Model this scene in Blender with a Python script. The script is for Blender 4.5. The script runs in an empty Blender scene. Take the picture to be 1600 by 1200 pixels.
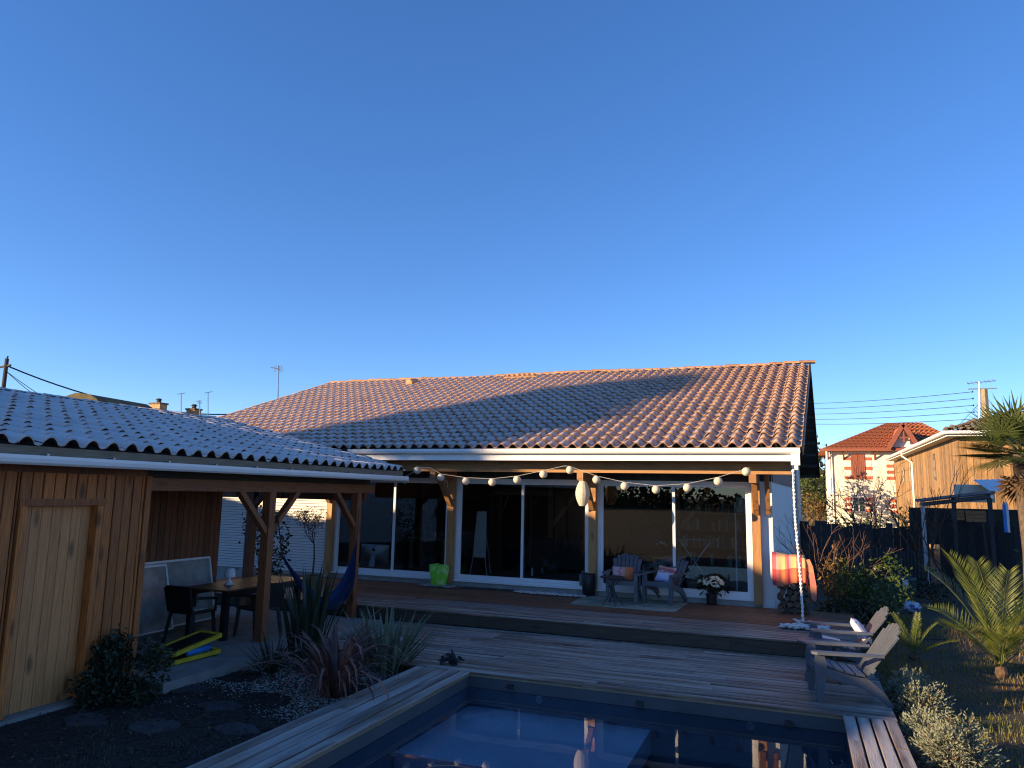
import bpy, math, random
from mathutils import Vector, Matrix
R = math.radians
rnd = random.Random(11)
scene = bpy.context.scene
col = scene.collection
V = Vector

# ------------------------------------------------------------------ camera
FPX, H = 1144.66, 2.3
YAW, PITCH, ROLL = R(-21.1418), R(8.4618), R(1.1342)
fwd = V((math.sin(YAW)*math.cos(PITCH), math.cos(YAW)*math.cos(PITCH), math.sin(PITCH)))
rt0 = V((math.cos(YAW), -math.sin(YAW), 0)); up0 = rt0.cross(fwd)
CR = rt0*math.cos(ROLL) + up0*math.sin(ROLL)
CU = up0*math.cos(ROLL) - rt0*math.sin(ROLL)
CAM = V((0, 0, H))
cd = bpy.data.cameras.new('camera'); cam = bpy.data.objects.new('camera', cd); col.objects.link(cam)
cd.sensor_width = 36; cd.lens = FPX/1600*36; cd.clip_start = 0.05; cd.clip_end = 3000
m4 = Matrix((CR, CU, -fwd)).transposed().to_4x4(); m4.translation = CAM
cam.matrix_world = m4
scene.camera = cam
scene.render.resolution_x, scene.render.resolution_y = 1024, 768

def ray(x, y): return CR*((x-800)/FPX) - CU*((y-600)/FPX) + fwd
def PZ(x, y, z=0.0): d = ray(x, y); return CAM + d*((z-H)/d.z)
def PY(x, y, Y): d = ray(x, y); return CAM + d*(Y/d.y)
def PX(x, y, X): d = ray(x, y); return CAM + d*(X/d.x)

# ------------------------------------------------------------------ light
SAZ, SEL = R(49.0), R(13.0)          # the sun shines towards +Y, turned 49 degrees to +X
tr = V((math.sin(SAZ)*math.cos(SEL), math.cos(SAZ)*math.cos(SEL), -math.sin(SEL)))
w = bpy.data.worlds.new('World'); scene.world = w; w.use_nodes = True
nt = w.node_tree; nt.nodes.clear()
sky = nt.nodes.new('ShaderNodeTexSky'); sky.sky_type = 'NISHITA'; sky.sun_disc = False
sky.sun_elevation = SEL; sky.sun_rotation = R(180)+SAZ
sky.air_density = 0.7; sky.dust_density = 0.0; sky.ozone_density = 3.0; sky.altitude = 300
hs = nt.nodes.new('ShaderNodeHueSaturation'); hs.inputs['Saturation'].default_value = 1.26; hs.inputs['Hue'].default_value = .512
bg = nt.nodes.new('ShaderNodeBackground'); bg.inputs[1].default_value = 0.15
wo = nt.nodes.new('ShaderNodeOutputWorld')
gm = nt.nodes.new('ShaderNodeGamma'); gm.inputs[1].default_value = .8
nt.links.new(sky.outputs[0], gm.inputs[0]); nt.links.new(gm.outputs[0], hs.inputs['Color']); nt.links.new(hs.outputs[0], bg.inputs[0]); nt.links.new(bg.outputs[0], wo.inputs[0])
sd = bpy.data.lights.new('sun', 'SUN'); sun = bpy.data.objects.new('sun', sd); col.objects.link(sun)
sd.energy = 5.0; sd.angle = R(0.53); sd.color = (1.0, 0.72, 0.41)
sun.rotation_euler = tr.to_track_quat('-Z', 'Y').to_euler(); sun.location = (-10, -30, 30)
vs = scene.view_settings; vs.view_transform = 'Standard'; vs.look = 'None'; vs.gamma = 1; vs.exposure = 1.2
vs.use_curve_mapping = False

try: scene.cycles.filter_width = 1.15
except Exception: pass
# ------------------------------------------------------------------ materials
MATS = {}
def mat(name, c, rough=.7, c2=None, ns=8.0, st=(1, 1, 1), det=4.0, rand=0.0, bump=0.0, bs=40.0, bst=None, metal=0.0,
        spec=.5, knots=0.0, frost=0.0, fcol=(.62, .64, .68), fth=(.55, .95), fns=3.0, trans=0.0, lo=.35, hi=.65, flow=.25, fst=None, fgrad=None):
    """Principled material: two-tone noise, per-piece brightness, knots, frost on faces that look up, fine bump."""
    m = bpy.data.materials.new(name); m.use_nodes = True; t = m.node_tree; nd = t.nodes; L = t.links.new
    b = nd['Principled BSDF']; b.inputs['Roughness'].default_value = rough; b.inputs['Metallic'].default_value = metal
    b.inputs['Specular IOR Level'].default_value = spec
    tc = nd.new('ShaderNodeTexCoord'); oi = nd.new('ShaderNodeObjectInfo')
    off = nd.new('ShaderNodeVectorMath'); off.operation = 'MULTIPLY_ADD'
    off.inputs[0].default_value = (37, 53, 71)
    cmb = nd.new('ShaderNodeCombineXYZ')
    for i in range(3): L(oi.outputs['Random'], cmb.inputs[i])
    L(cmb.outputs[0], off.inputs[1]); L(tc.outputs['Object'], off.inputs[2])
    def noise(scale, stretch, detail=4.0):
        mp = nd.new('ShaderNodeMapping'); mp.inputs['Scale'].default_value = stretch; L(off.outputs[0], mp.inputs[0])
        n = nd.new('ShaderNodeTexNoise'); n.inputs['Scale'].default_value = scale; n.inputs['Detail'].default_value = detail
        L(mp.outputs[0], n.inputs['Vector']); return n
    def mixc(fac, a, bb, mode='MIX'):
        x = nd.new('ShaderNodeMix'); x.data_type = 'RGBA'; x.blend_type = mode
        for s, v in ((0, fac), (6, a), (7, bb)):
            if hasattr(v, 'is_linked') or hasattr(v, 'links'): L(v, x.inputs[s])
            elif s == 0: x.inputs[0].default_value = v
            else: x.inputs[s].default_value = (*v, 1)
        return x.outputs[2]
    def mrange(src, a, bb, c=0., d=1.):
        x = nd.new('ShaderNodeMapRange'); L(src, x.inputs[0])
        for i, v in enumerate((a, bb, c, d)): x.inputs[i+1].default_value = v
        return x.outputs[0]
    cur = None
    if c2 is None: c2 = tuple(v*.78 for v in c)
    n1 = noise(ns, st, det)
    cur = mixc(mrange(n1.outputs[0], lo, hi), c, c2)
    if knots:
        mp = nd.new('ShaderNodeMapping'); mp.inputs['Scale'].default_value = tuple(1 if s > 3 else .35 for s in st); L(off.outputs[0], mp.inputs[0])
        vo = nd.new('ShaderNodeTexVoronoi'); vo.inputs['Scale'].default_value = 5.0; L(mp.outputs[0], vo.inputs['Vector'])
        cur = mixc(mrange(vo.outputs['Distance'], .09, .24, knots, 0), cur, tuple(v*.22 for v in c))
    if rand:
        r = mrange(oi.outputs['Random'], 0, 1, 1-rand, 1+rand)
        hsv = nd.new('ShaderNodeHueSaturation'); L(r, hsv.inputs['Value']); L(cur, hsv.inputs['Color']); cur = hsv.outputs[0]
    if frost:
        ge = nd.new('ShaderNodeNewGeometry'); sp = nd.new('ShaderNodeSeparateXYZ'); L(ge.outputs['Normal'], sp.inputs[0])
        f1 = mrange(sp.outputs[2], fth[0], fth[1], 0, frost)
        n2 = noise(fns, fst or (1, 1, 1), 5.0)
        f2 = mrange(n2.outputs[0], .36, .62, flow, 1)
        mu = nd.new('ShaderNodeMath'); mu.operation = 'MULTIPLY'; L(f1, mu.inputs[0]); L(f2, mu.inputs[1])
        if fgrad:
            ps = nd.new('ShaderNodeSeparateXYZ'); L(ge.outputs['Position'], ps.inputs[0]); g3 = mrange(ps.outputs[0], fgrad[0], fgrad[1], 1, fgrad[2])
            m2_ = nd.new('ShaderNodeMath'); m2_.operation = 'MULTIPLY'; L(mu.outputs[0], m2_.inputs[0]); L(g3, m2_.inputs[1]); mu = m2_
        cur = mixc(mu.outputs[0], cur, fcol)
    L(cur, b.inputs['Base Color'])
    if bump:
        n3 = noise(bs, bst or st, 3.0); bp = nd.new('ShaderNodeBump'); bp.inputs['Strength'].default_value = bump; bp.inputs['Distance'].default_value = .01
        L(n3.outputs[0], bp.inputs['Height']); L(bp.outputs[0], b.inputs['Normal'])
    if trans:
        b.inputs['Subsurface Weight'].default_value = 0
        tl = nd.new('ShaderNodeBsdfTranslucent'); L(cur, tl.inputs[0])
        ms = nd.new('ShaderNodeMixShader'); ms.inputs[0].default_value = trans
        L(b.outputs[0], ms.inputs[1]); L(tl.outputs[0], ms.inputs[2]); L(ms.outputs[0], nd['Material Output'].inputs[0])
    MATS[name] = m
    return m

def glass_mat(name, tint, ior=1.5, rough=0.0, gain=1.0, bump=None):
    m = bpy.data.materials.new(name); m.use_nodes = True; t = m.node_tree; nd = t.nodes; L = t.links.new
    nd.remove(nd['Principled BSDF'])
    fr = nd.new('ShaderNodeFresnel'); fr.inputs[0].default_value = ior
    tp = nd.new('ShaderNodeBsdfTransparent'); tp.inputs[0].default_value = (*tint, 1)
    gl = nd.new('ShaderNodeBsdfGlossy'); gl.inputs['Roughness'].default_value = rough
    mu = nd.new('ShaderNodeMath'); mu.operation = 'MULTIPLY'; mu.inputs[1].default_value = gain; mu.use_clamp = True; L(fr.outputs[0], mu.inputs[0])
    ms = nd.new('ShaderNodeMixShader'); L(mu.outputs[0], ms.inputs[0]); L(tp.outputs[0], ms.inputs[1]); L(gl.outputs[0], ms.inputs[2])
    if bump:
        tc = nd.new('ShaderNodeTexCoord'); n = nd.new('ShaderNodeTexNoise'); n.inputs['Scale'].default_value = bump[0]; n.inputs['Detail'].default_value = 2
        L(tc.outputs['Object'], n.inputs['Vector'])
        bp = nd.new('ShaderNodeBump'); bp.inputs['Strength'].default_value = bump[1]; bp.inputs['Distance'].default_value = .02
        L(n.outputs[0], bp.inputs['Height']); L(bp.outputs[0], gl.inputs['Normal']); L(bp.outputs[0], fr.inputs['Normal'])
    L(ms.outputs[0], nd['Material Output'].inputs[0])
    return m

M = {}
gX, gY, gZ = (1.2, 22, 22), (22, 1.2, 22), (22, 22, 1.2)
M['pine_z'] = mat('stained_pine', (.50, .155, .03), .62, (.27, .078, .016), 3, gZ, rand=.28, knots=.9, bump=.25, bs=6)
M['pine_door'] = mat('door_pine', (.60, .25, .085), .55, (.46, .175, .055), 3, gZ, rand=.14, knots=.85, bump=.15, bs=6)
M['beam_y'] = mat('pine_beam', (.36, .17, .065), .6, (.25, .115, .042), 3, gY, rand=.15, knots=.5, bump=.2, bs=6)
M['beam_x'] = mat('pine_purlin', (.40, .21, .085), .6, (.30, .15, .055), 3, gX, rand=.1, knots=.4, bump=.2, bs=6)
M['post_z'] = mat('pine_post', (.47, .24, .088), .6, (.36, .17, .06), 3, gZ, rand=.15, knots=.6, bump=.2, bs=6)
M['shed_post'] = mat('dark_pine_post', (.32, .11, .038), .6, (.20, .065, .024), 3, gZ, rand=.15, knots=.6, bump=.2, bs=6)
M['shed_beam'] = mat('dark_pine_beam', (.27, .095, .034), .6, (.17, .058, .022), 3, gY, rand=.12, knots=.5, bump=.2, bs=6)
M['shade_pine'] = mat('shade_darkened_boards', (.22, .075, .03), .65, (.13, .045, .02), 3, gZ, rand=.25, knots=.6, bump=.2, bs=6)  # pine darkened in its colour for parts that stand in shade
M['deck'] = mat('weathered_deck_boards', (.19, .115, .07), .5, (.07, .04, .024), 2.2, gX, rand=.62, knots=.7, bump=.6, bs=5, frost=.62, fcol=(.54, .48, .42), fth=(.5, .9), fns=1.4, flow=.03, fst=(.5, 5, 5))
M['deck_y'] = mat('weathered_coping_boards', (.20, .135, .09), .5, (.085, .055, .036), 2.2, gY, rand=.45, knots=.7, bump=.5, bs=5, frost=.72, fcol=(.58, .54, .50), fth=(.5, .9), fns=1.3, flow=.12, fst=(5, .5, 5))
M['deck_brown'] = mat('brown_deck_boards', (.22, .095, .042), .6, (.13, .055, .027), 2.2, gX, rand=.25, knots=.4, bump=.4, bs=5)
M['deck_mid'] = mat('fading_deck_boards', (.20, .11, .065), .6, (.10, .055, .032), 2.2, gX, rand=.35, knots=.4, bump=.4, bs=5, frost=.4, fcol=(.4, .41, .43), fth=(.5, .9), fns=1.4, flow=0, fst=(.5, 5, 5))
M['riser'] = mat('riser_board', (.075, .05, .033), .65, (.045, .03, .02), 2.2, gX, rand=.2, knots=.6, bump=.3, bs=5)
M['tile'] = mat('clay_tile', (.37, .185, .095), .75, (.21, .11, .062), 5, (1, 1, 1), det=6, rand=.28, bump=.25, bs=50, frost=.97, fcol=(.58, .51, .49), fth=(.22, .66), fns=2, flow=.68, lo=.3, hi=.7, fgrad=(-6, .5, .5))
M['tile_frost'] = mat('frosted_clay_tile', (.30, .20, .15), .6, (.22, .145, .11), 5, (1, 1, 1), rand=.12, bump=.1, bs=60, frost=.95, fcol=(.62, .57, .56), fth=(-.7, .05), fns=2, flow=.75)
M['ridge'] = mat('ridge_clay', (.50, .27, .13), .8, (.34, .17, .08), 9, rand=.25, bump=.2, bs=50)
M['white'] = mat('white_lacquer', (.80, .80, .79), .35, (.77, .77, .76), 4)
M['alu'] = mat('white_frame', (.74, .75, .77), .35, (.71, .72, .74), 4)
M['plaster'] = mat('white_plaster', (.76, .75, .73), .9, (.72, .71, .69), 3, bump=.2, bs=120)
M['plinth'] = mat('grey_plinth', (.36, .35, .34), .9, (.29, .28, .27), 5, bump=.3, bs=80)
M['siding'] = mat('white_siding', (.74, .73, .71), .5, (.70, .69, .67), 4)
M['dark_clad'] = mat('charcoal_cladding', (.055, .055, .06), .7, (.04, .04, .045), 3, gZ, rand=.25, bump=.15, bs=6)
M['grey_clad'] = mat('grey_gable_boards', (.16, .16, .165), .7, (.12, .12, .125), 3, gZ, rand=.2)
M['black'] = mat('black_trim', (.018, .018, .020), .6)
M['soffit'] = mat('dark_soffit', (.05, .045, .042), .8)
M['concrete'] = mat('concrete_slab', (.28, .255, .23), .9, (.20, .185, .165), 4, det=8, bump=.3, bs=60)
M['soil'] = mat('dark_mulch', (.030, .022, .017), .95, (.015, .011, .009), 18, det=8, bump=1.0, bs=40)
M['chip'] = mat('bark_chip', (.045, .03, .022), .9, (.02, .014, .011), 30, rand=.4)
M['ground'] = mat('dry_turf_ground', (.035, .032, .016), .95, (.06, .045, .02), 1.3, det=8, bump=.8, bs=25)
M['gravel'] = mat('white_gravel', (.46, .44, .39), .85, (.22, .21, .19), 30)
M['pebble'] = mat('white_pebble', (.74, .73, .71), .6, (.62, .61, .59), 20, rand=.12)
M['stone'] = mat('slate_step', (.05, .048, .05), .8, (.032, .03, .032), 8, rand=.2, bump=.4, bs=30)
M['liner'] = mat('grey_pool_liner', (.085, .088, .096), .8, (.07, .073, .08), 2, det=6, spec=.12)
M['liner_bright'] = mat('brightened_submerged_liner', (.26, .29, .33), .7, (.22, .25, .29), 2, det=6, spec=.1)  # liner colour raised below the waterline to brighten the dark pool
M['liner_step'] = mat('pool_step_liner', (.55, .60, .66), .6, (.48, .53, .58), 2)
M['grey_plastic'] = mat('slate_grey_plastic', (.105, .115, .135), .42, (.09, .10, .12), 6)
M['taupe_plastic'] = mat('taupe_grey_plastic', (.085, .097, .122), .42, (.07, .08, .102), 6, bump=.1, bs=60)
M['table_grey'] = mat('blue_grey_table_plastic', (.06, .068, .085), .4, (.05, .056, .07), 6)
M['iron'] = mat('dark_iron', (.03, .03, .032), .5)
M['black_plastic'] = mat('black_plastic', (.012, .012, .013), .45)
M['paper'] = mat('paper_lantern', (.72, .66, .54), .9, (.66, .60, .48), 12, bump=.3, bs=30, trans=.25)
M['cord'] = mat('pale_cord', (.5, .48, .44), .8)
M['leaf_dark'] = mat('dark_leaf', (.030, .045, .020), .5, (.015, .025, .010), 6, rand=.2, trans=.2)
M['leaf_laurel'] = mat('laurel_leaf', (.085, .125, .025), .35, (.05, .085, .018), 4, trans=.3)
M['leaf_autumn'] = mat('russet_leaf', (.20, .10, .025), .6, (.13, .10, .025), 5, trans=.3)
M['leaf_olive'] = mat('olive_leaf', (.07, .08, .055), .5, (.04, .05, .03), 6, trans=.15)
M['leaf_phorm'] = mat('flax_leaf', (.16, .19, .125), .45, (.09, .12, .07), 3, rand=.35, trans=.15)
M['leaf_dkphorm'] = mat('dark_flax_leaf', (.035, .055, .03), .45, (.02, .032, .018), 3, rand=.3, trans=.15)
M['leaf_red'] = mat('bronze_flax_leaf', (.24, .105, .075), .5, (.12, .05, .038), 3, rand=.5, trans=.2)
M['leaf_palm'] = mat('palm_leaf', (.17, .20, .035), .45, (.08, .115, .022), 3, rand=.2, trans=.3)
M['leaf_fan'] = mat('fan_palm_leaf', (.075, .10, .03), .45, (.045, .065, .018), 3, rand=.25, trans=.2)
M['leaf_dry'] = mat('dry_palm_leaf', (.13, .075, .035), .8, (.07, .04, .02), 4, rand=.3)
M['leaf_sant'] = mat('silver_leaf', (.25, .27, .19), .8, (.17, .19, .12), 8, rand=.15, trans=.15)
M['leaf_far'] = mat('far_leaf', (.05, .065, .025), .7, (.03, .04, .016), 1.5, trans=.15)
M['bark'] = mat('bark', (.12, .085, .06), .9, (.07, .05, .035), 12, bump=.6, bs=30)
M['twig'] = mat('red_brown_twig', (.17, .085, .05), .85, (.10, .055, .035), 12)
M['grass'] = mat('grass_blade', (.13, .14, .03), .6, (.27, .16, .045), .8, trans=.3)
M['cream'] = mat('cream_render', (.80, .75, .60), .9, (.76, .70, .55), 3)
M['red_tile'] = mat('orange_clay_roof', (.60, .19, .065), .8, (.42, .12, .045), 9, rand=.2)
M['red_wood'] = mat('red_brown_shutter', (.26, .075, .04), .6, (.22, .065, .035), 6, rand=.1)
M['red_brick'] = mat('red_brick_quoin', (.48, .11, .06), .8, (.40, .09, .05), 9, rand=.15)
M['larch'] = mat('golden_larch_boards', (.37, .215, .085), .65, (.17, .095, .038), 3, gZ, rand=.35, knots=.6, bump=.2, bs=6)
M['old_tile'] = mat('mossy_old_tile', (.20, .13, .08), .9, (.09, .075, .045), 7, rand=.35, bump=.3, bs=40)
M['fence'] = mat('dark_fence_boards', (.055, .052, .055), .85, (.033, .031, .033), 3, gZ, rand=.3, bump=.2, bs=6)
M['pole'] = mat('tarred_pole', (.07, .055, .045), .9, (.04, .03, .025), 6, gZ)
M['metal'] = mat('galvanised_steel', (.42, .43, .45), .35, (.36, .37, .39), 8, metal=.8)
M['wire'] = mat('black_cable', (.03, .03, .035), .7)
M['blue'] = mat('navy_hammock_cloth', (.012, .035, .14), .8, (.008, .022, .09), 3, (12, 1, 12), bump=.3, bs=10)
M['green_bag'] = mat('lime_green_bag', (.20, .56, .04), .4, (.42, .66, .22), 7, lo=.52, hi=.60, bump=.6, bs=14)
M['grey_cloth'] = mat('grey_cloth', (.28, .28, .29), .95, (.20, .20, .21), 12, bump=.4, bs=40)
M['rug'] = mat('sage_green_rug', (.20, .24, .18), .95, (.32, .33, .27), 3.5, bump=.3, bs=80, lo=.47, hi=.53)
M['mat'] = mat('brown_doormat', (.06, .045, .035), .95)
M['pot'] = mat('ochre_pot', (.18, .14, .07), .7, (.14, .11, .055), 6)
M['table_top'] = mat('varnished_slat', (.10, .05, .022), .4, (.055, .028, .014), 3, gY, rand=.15)
M['lamp'] = mat('white_table_lamp', (.75, .75, .80), .5)
M['mirror'] = mat('pale_grey_pane', (.30, .34, .34), .22, (.18, .20, .20), 5, det=8)  # opaque pale grey with darker blotches
M['yellow'] = mat('yellow_nylon', (.66, .45, .02), .5, (.52, .35, .015), 6)
M['cyan'] = mat('blue_nylon', (.02, .22, .62), .5, (.02, .16, .48), 6)
M['towel'] = None
M['rust'] = mat('rough_bark_log', (.11, .065, .04), .95, (.05, .03, .02), 14, rand=.35, bump=.8, bs=30)
M['logend'] = mat('log_end', (.12, .07, .042), .9, (.06, .035, .022), 20, rand=.45)
M['flower'] = mat('cream_bract', (.78, .74, .58), .7, (.70, .66, .46), 8, trans=.25)
M['teal'] = mat('teal_barrel', (.045, .10, .10), .5)
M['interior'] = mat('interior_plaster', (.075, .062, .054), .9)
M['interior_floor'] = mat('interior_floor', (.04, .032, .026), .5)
M['int_wood'] = mat('interior_oak', (.22, .125, .06), .5, (.16, .09, .04), 3, gX)
M['sofa'] = mat('black_sofa', (.015, .015, .017), .7)
M['silver'] = mat('silver_metal', (.55, .56, .58), .3, metal=.85)
M['pane'] = glass_mat('window_pane', (.70, .74, .74), 1.5, 0.0, 2.1)
M['water'] = glass_mat('pool_water', (.82, .89, .94), 1.33, 0.0, 1.1, bump=(1.6, .05))
M['far_glass'] = mat('dark_far_glass', (.06, .09, .10), .1)

def cushion_mat(name, stops, axis=0):
    m = bpy.data.materials.new(name); m.use_nodes = True; t = m.node_tree; nd = t.nodes; L = t.links.new
    b = nd['Principled BSDF']; b.inputs['Roughness'].default_value = .9
    tc = nd.new('ShaderNodeTexCoord'); sp = nd.new('ShaderNodeSeparateXYZ'); L(tc.outputs['Generated'], sp.inputs[0])
    n = nd.new('ShaderNodeTexNoise'); n.inputs['Scale'].default_value = 5; L(tc.outputs['Generated'], n.inputs['Vector'])
    ma = nd.new('ShaderNodeMath'); ma.operation = 'MULTIPLY_ADD'; ma.inputs[1].default_value = .55; L(n.outputs[0], ma.inputs[0]); L(sp.outputs[axis], ma.inputs[2])
    sb = nd.new('ShaderNodeMath'); sb.operation = 'SUBTRACT'; sb.inputs[1].default_value = .27; L(ma.outputs[0], sb.inputs[0])
    cr = nd.new('ShaderNodeValToRGB'); L(sb.outputs[0], cr.inputs[0])
    e = cr.color_ramp.elements
    for i, (p, c) in enumerate(stops):
        x = e[i] if i < 2 else e.new(p)
        x.position = p; x.color = (*c, 1)
    L(cr.outputs[0], b.inputs['Base Color']); return m
M['cush_red'] = cushion_mat('pink_orange_print', [(.0, (.60, .36, .38)), (.25, (.62, .42, .44)), (.42, (.58, .10, .07)), (.5, (.62, .40, .36)), (.7, (.62, .18, .06)), (1, (.60, .14, .04))])
M['cush_lilac'] = cushion_mat('lilac_white_print', [(.0, (.30, .34, .70)), (.25, (.60, .58, .72)), (.5, (.66, .62, .70)), (.68, (.32, .05, .06)), (.8, (.55, .20, .16)), (1, (.66, .50, .48))], 2)
M['cush_pale'] = cushion_mat('pale_flower_print', [(.0, (.55, .26, .20)), (.3, (.58, .52, .62)), (.6, (.60, .56, .68)), (1, (.62, .60, .70))], 2)

# ------------------------------------------------------------------ mesh kit
ORG = {}
class MB:
    def __init__(s): s.v = []; s.f = []
    def add(s, vs, fs):
        k = len(s.v); s.v += [tuple(p) for p in vs]; s.f += [tuple(i+k for i in q) for q in fs]; return s
    def box(s, a, b):
        x0, y0, z0 = a; x1, y1, z1 = b
        return s.add([(x0, y0, z0), (x1, y0, z0), (x1, y1, z0), (x0, y1, z0), (x0, y0, z1), (x1, y0, z1), (x1, y1, z1), (x0, y1, z1)],
                     [(0, 3, 2, 1), (4, 5, 6, 7), (0, 1, 5, 4), (1, 2, 6, 5), (2, 3, 7, 6), (3, 0, 4, 7)])
    def bar(s, p0, p1, wd, th, up=(0, 0, 1), ch=0.0, w1=None):
        """bar from p0 to p1, width wd across, thickness th along up; ch chamfers the top edges"""
        p0, p1 = V(p0), V(p1); d = (p1-p0).normalized(); u = V(up); sdir = d.cross(u).normalized(); u = sdir.cross(d).normalized()
        w1 = wd if w1 is None else w1; vs = []
        for p, ww in ((p0, wd), (p1, w1)):
            h = ww/2; t = th/2
            if ch: pr = [(-h, -t), (h, -t), (h, t-ch), (h-ch, t), (-h+ch, t), (-h, t-ch)]
            else: pr = [(-h, -t), (h, -t), (h, t), (-h, t)]
            vs += [p+sdir*a+u*b for a, b in pr]
        n = len(vs)//2
        fs = [(i, (i+1) % n, n+(i+1) % n, n+i) for i in range(n)] + [tuple(range(n-1, -1, -1)), tuple(range(n, 2*n))]
        return s.add(vs, fs)
    def tube(s, pts, r, n=6, cap=True):
        pts = [V(p) for p in pts]; rs = r if isinstance(r, (list, tuple)) else [r]*len(pts); vs = []; fs = []
        ref = V((0, 0, 1))
        d0 = (pts[1]-pts[0]).normalized()
        if abs(d0.z) > .9: ref = V((1, 0, 0))
        a = d0.cross(ref).normalized()
        for i, p in enumerate(pts):
            d = (pts[min(i+1, len(pts)-1)]-pts[max(i-1, 0)]).normalized()
            a = (a-d*a.dot(d)).normalized(); b = d.cross(a)
            for k in range(n):
                t = 2*math.pi*k/n; vs.append(p+(a*math.cos(t)+b*math.sin(t))*rs[i])
        for i in range(len(pts)-1):
            for k in range(n): fs.append((i*n+k, i*n+(k+1) % n, (i+1)*n+(k+1) % n, (i+1)*n+k))
        if cap: fs += [tuple(range(n-1, -1, -1)), tuple(range((len(pts)-1)*n, len(pts)*n))]
        return s.add(vs, fs)
    def lathe(s, c, prof, n=16, axis=2):
        c = V(c); vs = []; fs = []
        for r, z in prof:
            for k in range(n):
                t = 2*math.pi*k/n; q = (r*math.cos(t), r*math.sin(t), z)
                if axis == 1: q = (q[0], q[2], q[1])
                if axis == 0: q = (q[2], q[0], q[1])
                vs.append(c+V(q))
        for i in range(len(prof)-1):
            for k in range(n): fs.append((i*n+k, i*n+(k+1) % n, (i+1)*n+(k+1) % n, (i+1)*n+k))
        fs += [tuple(range(n-1, -1, -1)), tuple(range((len(prof)-1)*n, len(prof)*n))]
        return s.add(vs, fs)
    def ball(s, c, r, n=12, m=8, sc=(1, 1, 1)):
        pr = [(max(.004*r, math.sin(math.pi*i/m))*r, -math.cos(math.pi*i/m)*r) for i in range(m+1)]
        k = len(s.v); s.lathe((0, 0, 0), pr, n)
        for i in range(k, len(s.v)): q = s.v[i]; s.v[i] = (c[0]+q[0]*sc[0], c[1]+q[1]*sc[1], c[2]+q[2]*sc[2])
        return s
    def prism(s, poly, d):
        """poly: 3-D points of one face, d: extrusion vector"""
        n = len(poly); d = V(d); vs = [V(p) for p in poly]+[V(p)+d for p in poly]
        return s.add(vs, [tuple(range(n-1, -1, -1)), tuple(range(n, 2*n))]+[(i, (i+1) % n, n+(i+1) % n, n+i) for i in range(n)])
    def leaf(s, p, d, nrm, l, wd):
        d = V(d).normalized(); sd = d.cross(V(nrm)); 
        if sd.length < 1e-4: sd = d.cross(V((.3, .5, .8)))
        sd.normalize(); p = V(p); up = sd.cross(d)
        return s.add([p, p+d*l*.5+sd*wd/2+up*wd*.12, p+d*l, p+d*l*.5-sd*wd/2+up*wd*.12], [(0, 1, 2), (0, 2, 3)])

def link(o, parent=None):
    col.objects.link(o)
    if parent is not None: o.parent = parent
    return o
def mk(mb, name, m, parent=None, local=False, smooth=False, kind=None, label=None):
    """one mesh object; coordinates are world ones unless local"""
    me = bpy.data.meshes.new(name)
    if parent is not None: o0 = V((0, 0, 0)) if local else ORG[parent]
    elif local: o0 = V((0, 0, 0))
    else:
        xs, ys, zs = zip(*mb.v); o0 = V(((min(xs)+max(xs))/2, (min(ys)+max(ys))/2, min(zs)))
    me.from_pydata([(p[0]-o0.x, p[1]-o0.y, p[2]-o0.z) for p in mb.v], [], mb.f); me.update()
    if m: me.materials.append(m)
    if smooth: me.polygons.foreach_set('use_smooth', [True]*len(me.polygons))
    o = bpy.data.objects.new(name, me); link(o, parent)
    if parent is None and not local: o.location = o0
    ORG[o] = o0
    if kind: o['kind'] = kind
    if label: o['label'] = label
    return o
def thing(name, loc, label, cat, group=None, rz=0.0):
    o = bpy.data.objects.new(name, None); col.objects.link(o); o.location = loc; o.rotation_euler = (0, 0, rz); o.empty_display_size = .2
    ORG[o] = V(loc); return tag(o, label, cat, group)
def tag(o, label, cat, group=None):
    o['label'] = label; o['category'] = cat
    if group: o['group'] = group
    return o
def struct(o): o['kind'] = 'structure'; return o
def inst(me, name, parent, loc, rot=(0, 0, 0), sc=(1, 1, 1)):
    o = bpy.data.objects.new(name, me); link(o, parent); o.location = V(loc)-ORG[parent]; o.rotation_euler = rot; o.scale = sc; ORG[o] = V(loc); return o
def copy_tree(o, parent=None):
    c = o.copy(); col.objects.link(c); c.parent = parent; ORG[c] = ORG[o]
    for ch in list(o.children): copy_tree(ch, c)
    return c
def lerp(a, b, t): return a+(b-a)*t
def rdir(r=rnd):
    while True:
        v = V((r.uniform(-1, 1), r.uniform(-1, 1), r.uniform(-1, 1)))
        if .05 < v.length < 1: return v.normalized()

# ================================================================== SETTING
def sheet(name, x0, x1, y0, y1, z, m, n=1):
    mb = MB(); mb.add([(x0, y0, z), (x1, y0, z), (x1, y1, z), (x0, y1, z)], [(0, 1, 2, 3)]); return mk(mb, name, m)
# ground: one sheet to the horizon with the pool cut out of it
PX0, PX1, PY0, PY1 = -4.01, 0.38, 1.2, 9.09          # pool opening
GZ = -0.13
g = MB(); BX, BY = 900, 1400
xs = [-BX, PX0-.05, PX1+.05, BX]; ys = [-BX, PY0-.05, PY1+.05, BY]
for i in range(3):
    for j in range(3):
        if i == 1 and j == 1: continue
        g.add([(xs[i], ys[j], GZ), (xs[i+1], ys[j], GZ), (xs[i+1], ys[j+1], GZ), (xs[i], ys[j+1], GZ)], [(0, 1, 2, 3)])
struct(mk(g, 'ground', M['ground']))
struct(sheet('planting_bed', -7.58, -4.83, 2.0, 9.25, GZ+.006, M['soil']))
slab = MB(); slab.box((-12.2, 7.0, GZ-.02), (-7.03, 11.9, 0)); struct(mk(slab, 'patio_slab', M['concrete']))

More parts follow.
